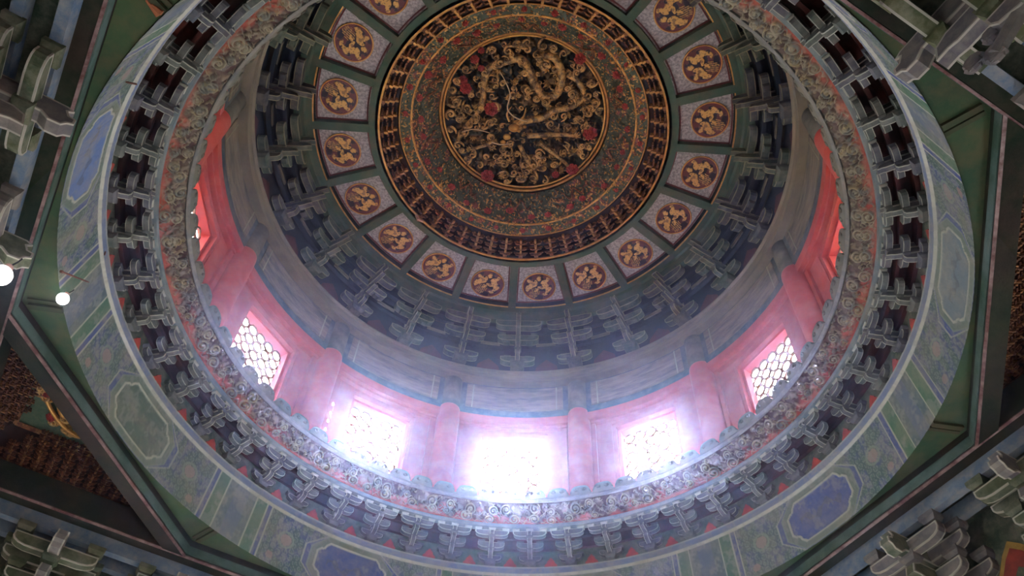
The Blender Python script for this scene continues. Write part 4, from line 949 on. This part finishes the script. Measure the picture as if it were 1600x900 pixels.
# ================================================================= GILDED CORNER COFFERS
for ca, where in ((163, 'lower left'), (343, 'right'), (73, 'bottom'), (253, 'near')):
    root = empty('corner_coffer', P(ca, 1.3, 1.66), R(ca)); tag(root, 'dark gilded corner coffer with rows of tiny brackets, %s corner' % where, 'coffer')
    d0 = OI + 0.05; dc = 1.17 * math.sqrt(2)   # triangle: hypotenuse x=d0, apex x=dc
    A0 = Vector((d0, -(dc - d0), 0)); A1 = Vector((d0, (dc - d0), 0)); A2 = Vector((dc, 0, 0)); off = Vector((-1.3, 0, 0))
    cen3 = (A0 + A1 + A2) / 3
    q = MB(); tri = [A0, A1, A2]
    ins = [v + (cen3 - v) * 0.42 for v in tri]
    vs = [tuple(v + off) for v in tri] + [tuple(v + off + Vector((0, 0, .02))) for v in tri] + [tuple(v + off + Vector((0, 0, .105))) for v in ins]
    q.add(vs, [(0, 1, 4, 3), (1, 2, 5, 4), (2, 0, 3, 5), (3, 4, 7, 6), (4, 5, 8, 7), (5, 3, 6, 8)]); q.build('sloping_sides', M_gdark, root)
    q = MB(); q.add([tuple(v + off + Vector((0, 0, .105))) for v in ins] + [tuple(v + off + Vector((0, 0, .13))) for v in ins], [(0, 1, 2), (5, 4, 3), (0, 1, 4, 3), (1, 2, 5, 4), (2, 0, 3, 5)]); q.build('coffer_field', M_leaf, root)
    q = MB()
    for i in range(3): q.tube([ins[i] + off + Vector((0, 0, .1)), ins[(i + 1) % 3] + off + Vector((0, 0, .1))], .008, 6)
    q.build('gilt_frame', M_gwood, root)
    # tiny brackets in rows along the three sides
    if ca == 163: tb_me = mini_set().mesh('tiny_bracket', [mat('dim_gilt', (0.2, 0.075, 0.035), (0.07, 0.025, 0.018), scale=20, rough=.5, metal=.2), mat('dim_gold', (0.34, 0.16, 0.06), (0.12, 0.05, 0.03), scale=16, rough=.45, metal=.3)])
    for e in range(3):
        p0, p1 = tri[e], tri[(e + 1) % 3]; d = (p1 - p0); L_ = d.length; d.normalize(); nrm = Vector((-d.y, d.x, 0))
        if (cen3 - p0).dot(nrm) < 0: nrm = -nrm
        ang = math.atan2(-nrm.y, -nrm.x)
        for row in range(5):
            m0 = .035 + row * .034; cnt = int((L_ - 2 * m0) / .038)
            for i in range(cnt):
                c_ = p0 + d * (m0 + (i + .5) * (L_ - 2 * m0) / cnt) + nrm * (.01 + .0225 * row) + off; o = link('tiny_bracket', tb_me, root)
                o.location = (c_.x * S, c_.y * S, (-.02 + .019 * row) * S); o.rotation_euler = (0, 0, ang); o.scale = (.55, .62, .55)
    # carved dragon in the field
    q = MB(); pts = []; cc = cen3 + off
    for i in range(34):
        t = i / 33; a = t * 2.6 * pi; r_ = .02 + .055 * t; pts.append((cc.x + r_ * cos(a) * .7, cc.y + r_ * sin(a) * 1.5, .085 + .006 * sin(9 * t)))
    scaly(q, pts, [.011 * (1 - .5 * i / 34) for i in range(34)], 7, 2); q.build('coiled_dragon', M_goldb, root, True)
    for i in range(26):
        o = link('cloud_scroll', sc[i % 2], root); o.location = ((cc.x + rg.uniform(-.07, .09)) * S, (cc.y + rg.uniform(-.17, .17)) * S, .098 * S); o.scale = (1.1, 1.1, 1.1); o.rotation_euler = (0, 0, rg.uniform(0, 6))
    for X_, Y_, s_ in ((.02, .09, .8), (-.03, -.12, .8), (.06, 0, .8), (-.05, .14, .7), (-.04, .0, .6)):
        o = link('peony', pe_me, root); o.location = ((cc.x + X_) * S, (cc.y + Y_) * S, .095 * S); o.scale = (s_,) * 3

# ================================================================= LAMPS, NAILS
def uvs(mb, c, r, n=16, m_=10): ell(mb, c, (r, r, r), n, m_)
def bp2(X, Y, z): a, c = px(X, Y, z); return (a, c, z)
def globe_lamp(X, Y, z, r, label, hang=True):
    p = bp2(X, Y, z); root = empty('globe_lamp', tuple(v * S for v in p))
    q = MB(); uvs(q, (0, 0, 0), r); q.build('bulb', M_bulb, root, True)
    q = MB(); q.tube([(0, 0, r * .9), (0, 0, r * 1.5)], [r * .45, r * .4], 10); q.build('socket', M_pink, root)
    q = MB(); q.tube([(0, 0, r * 1.5), (.004, .004, r * 2.6), (0.0, .01, r * 3.6)], r * .09, 5); q.build('cord', M_beam, root)
    tag(root, label, 'lamp'); return root
globe_lamp(98, 467, 1.585, .0145, 'small lit globe bulb hanging at the left edge of the painted ring')
globe_lamp(2, 430, 1.36, .021, 'lit globe bulb behind the bracket nose at the left edge of the frame')
def nail(p0, p1, r, label):
    q = MB(); d = Vector(p1) - Vector(p0); q.tube([p0, tuple(Vector(p0) + d * .9), p1], [r, r, r * .6], 6); q.tube([p0, tuple(Vector(p0) + d * .06)], [r * 1.7, r * 1.7], 6)
    o = q.build('iron_nail', M_rust); tag(o, label, 'nail')
def on_cyl(X, Y, r_):
    lo, hi = 1.3, 2.2
    for _ in range(50):
        mid = (lo + hi) / 2; a, c = px(X, Y, mid)
        if math.hypot(a, c) < r_: lo = mid
        else: hi = mid
    # increasing z moves the point away along the ray
    a, c = px(X, Y, lo); return (a, c, lo)
for (x0, y0, x1, y1, lb) in ((215, 132, 183, 117, 'long rusty nail near the top left of the painted ring'), (95, 424, 126, 439, 'rusty nail beside the small globe bulb'), (165, 392, 151, 396, 'short dark nail at the top edge of the painted ring on the left')):
    a_ = on_cyl(x0, y0, 1.095); b2 = Vector(on_cyl(x1, y1, 1.095)); ctr = Vector((0, 0, b2.z)); b2 = b2 + (ctr - b2).normalized() * .02
    nail(a_, tuple(b2), .0022, lb)
p = px(650, 338, 2.99); q = MB(); q.tube([(p[0], p[1], 3.0), (p[0] + .01, p[1] + .012, 2.985), (p[0] + .03, p[1] + .02, 2.986)], [.006, .009, .006], 7); o = q.build('wooden_peg', M_pink); tag(o, 'stubby brown wooden peg on the inner green ring at lower left', 'peg')

# ================================================================= LENS VEIL: scattering volume added under the dome for glow round the bright windows
m = bpy.data.materials.new('lens_veil'); m.use_nodes = True; nt = m.node_tree; nt.nodes.clear()
out = nt.nodes.new('ShaderNodeOutputMaterial'); vsn = nt.nodes.new('ShaderNodeVolumeScatter'); nt.links.new(vsn.outputs[0], out.inputs['Volume'])
vsn.inputs['Color'].default_value = (0.52, 0.56, 1.0, 1); vsn.inputs['Density'].default_value = VEIL; vsn.inputs['Anisotropy'].default_value = 0.88
mb = MB(); mb.revolve([(0.0, 0.5), (1.05, 0.5), (1.05, 1.9), (0.92, 2.0), (1.015, 2.06), (1.015, 2.46), (0.95, 2.6), (0.93, 2.9), (0.0, 2.9)], 48, closed=False)
o = mb.build('lens_veil', m); tag(o, 'bluish lens veil around the bright windows, added as a scattering volume in the drum', 'haze', kind='stuff')
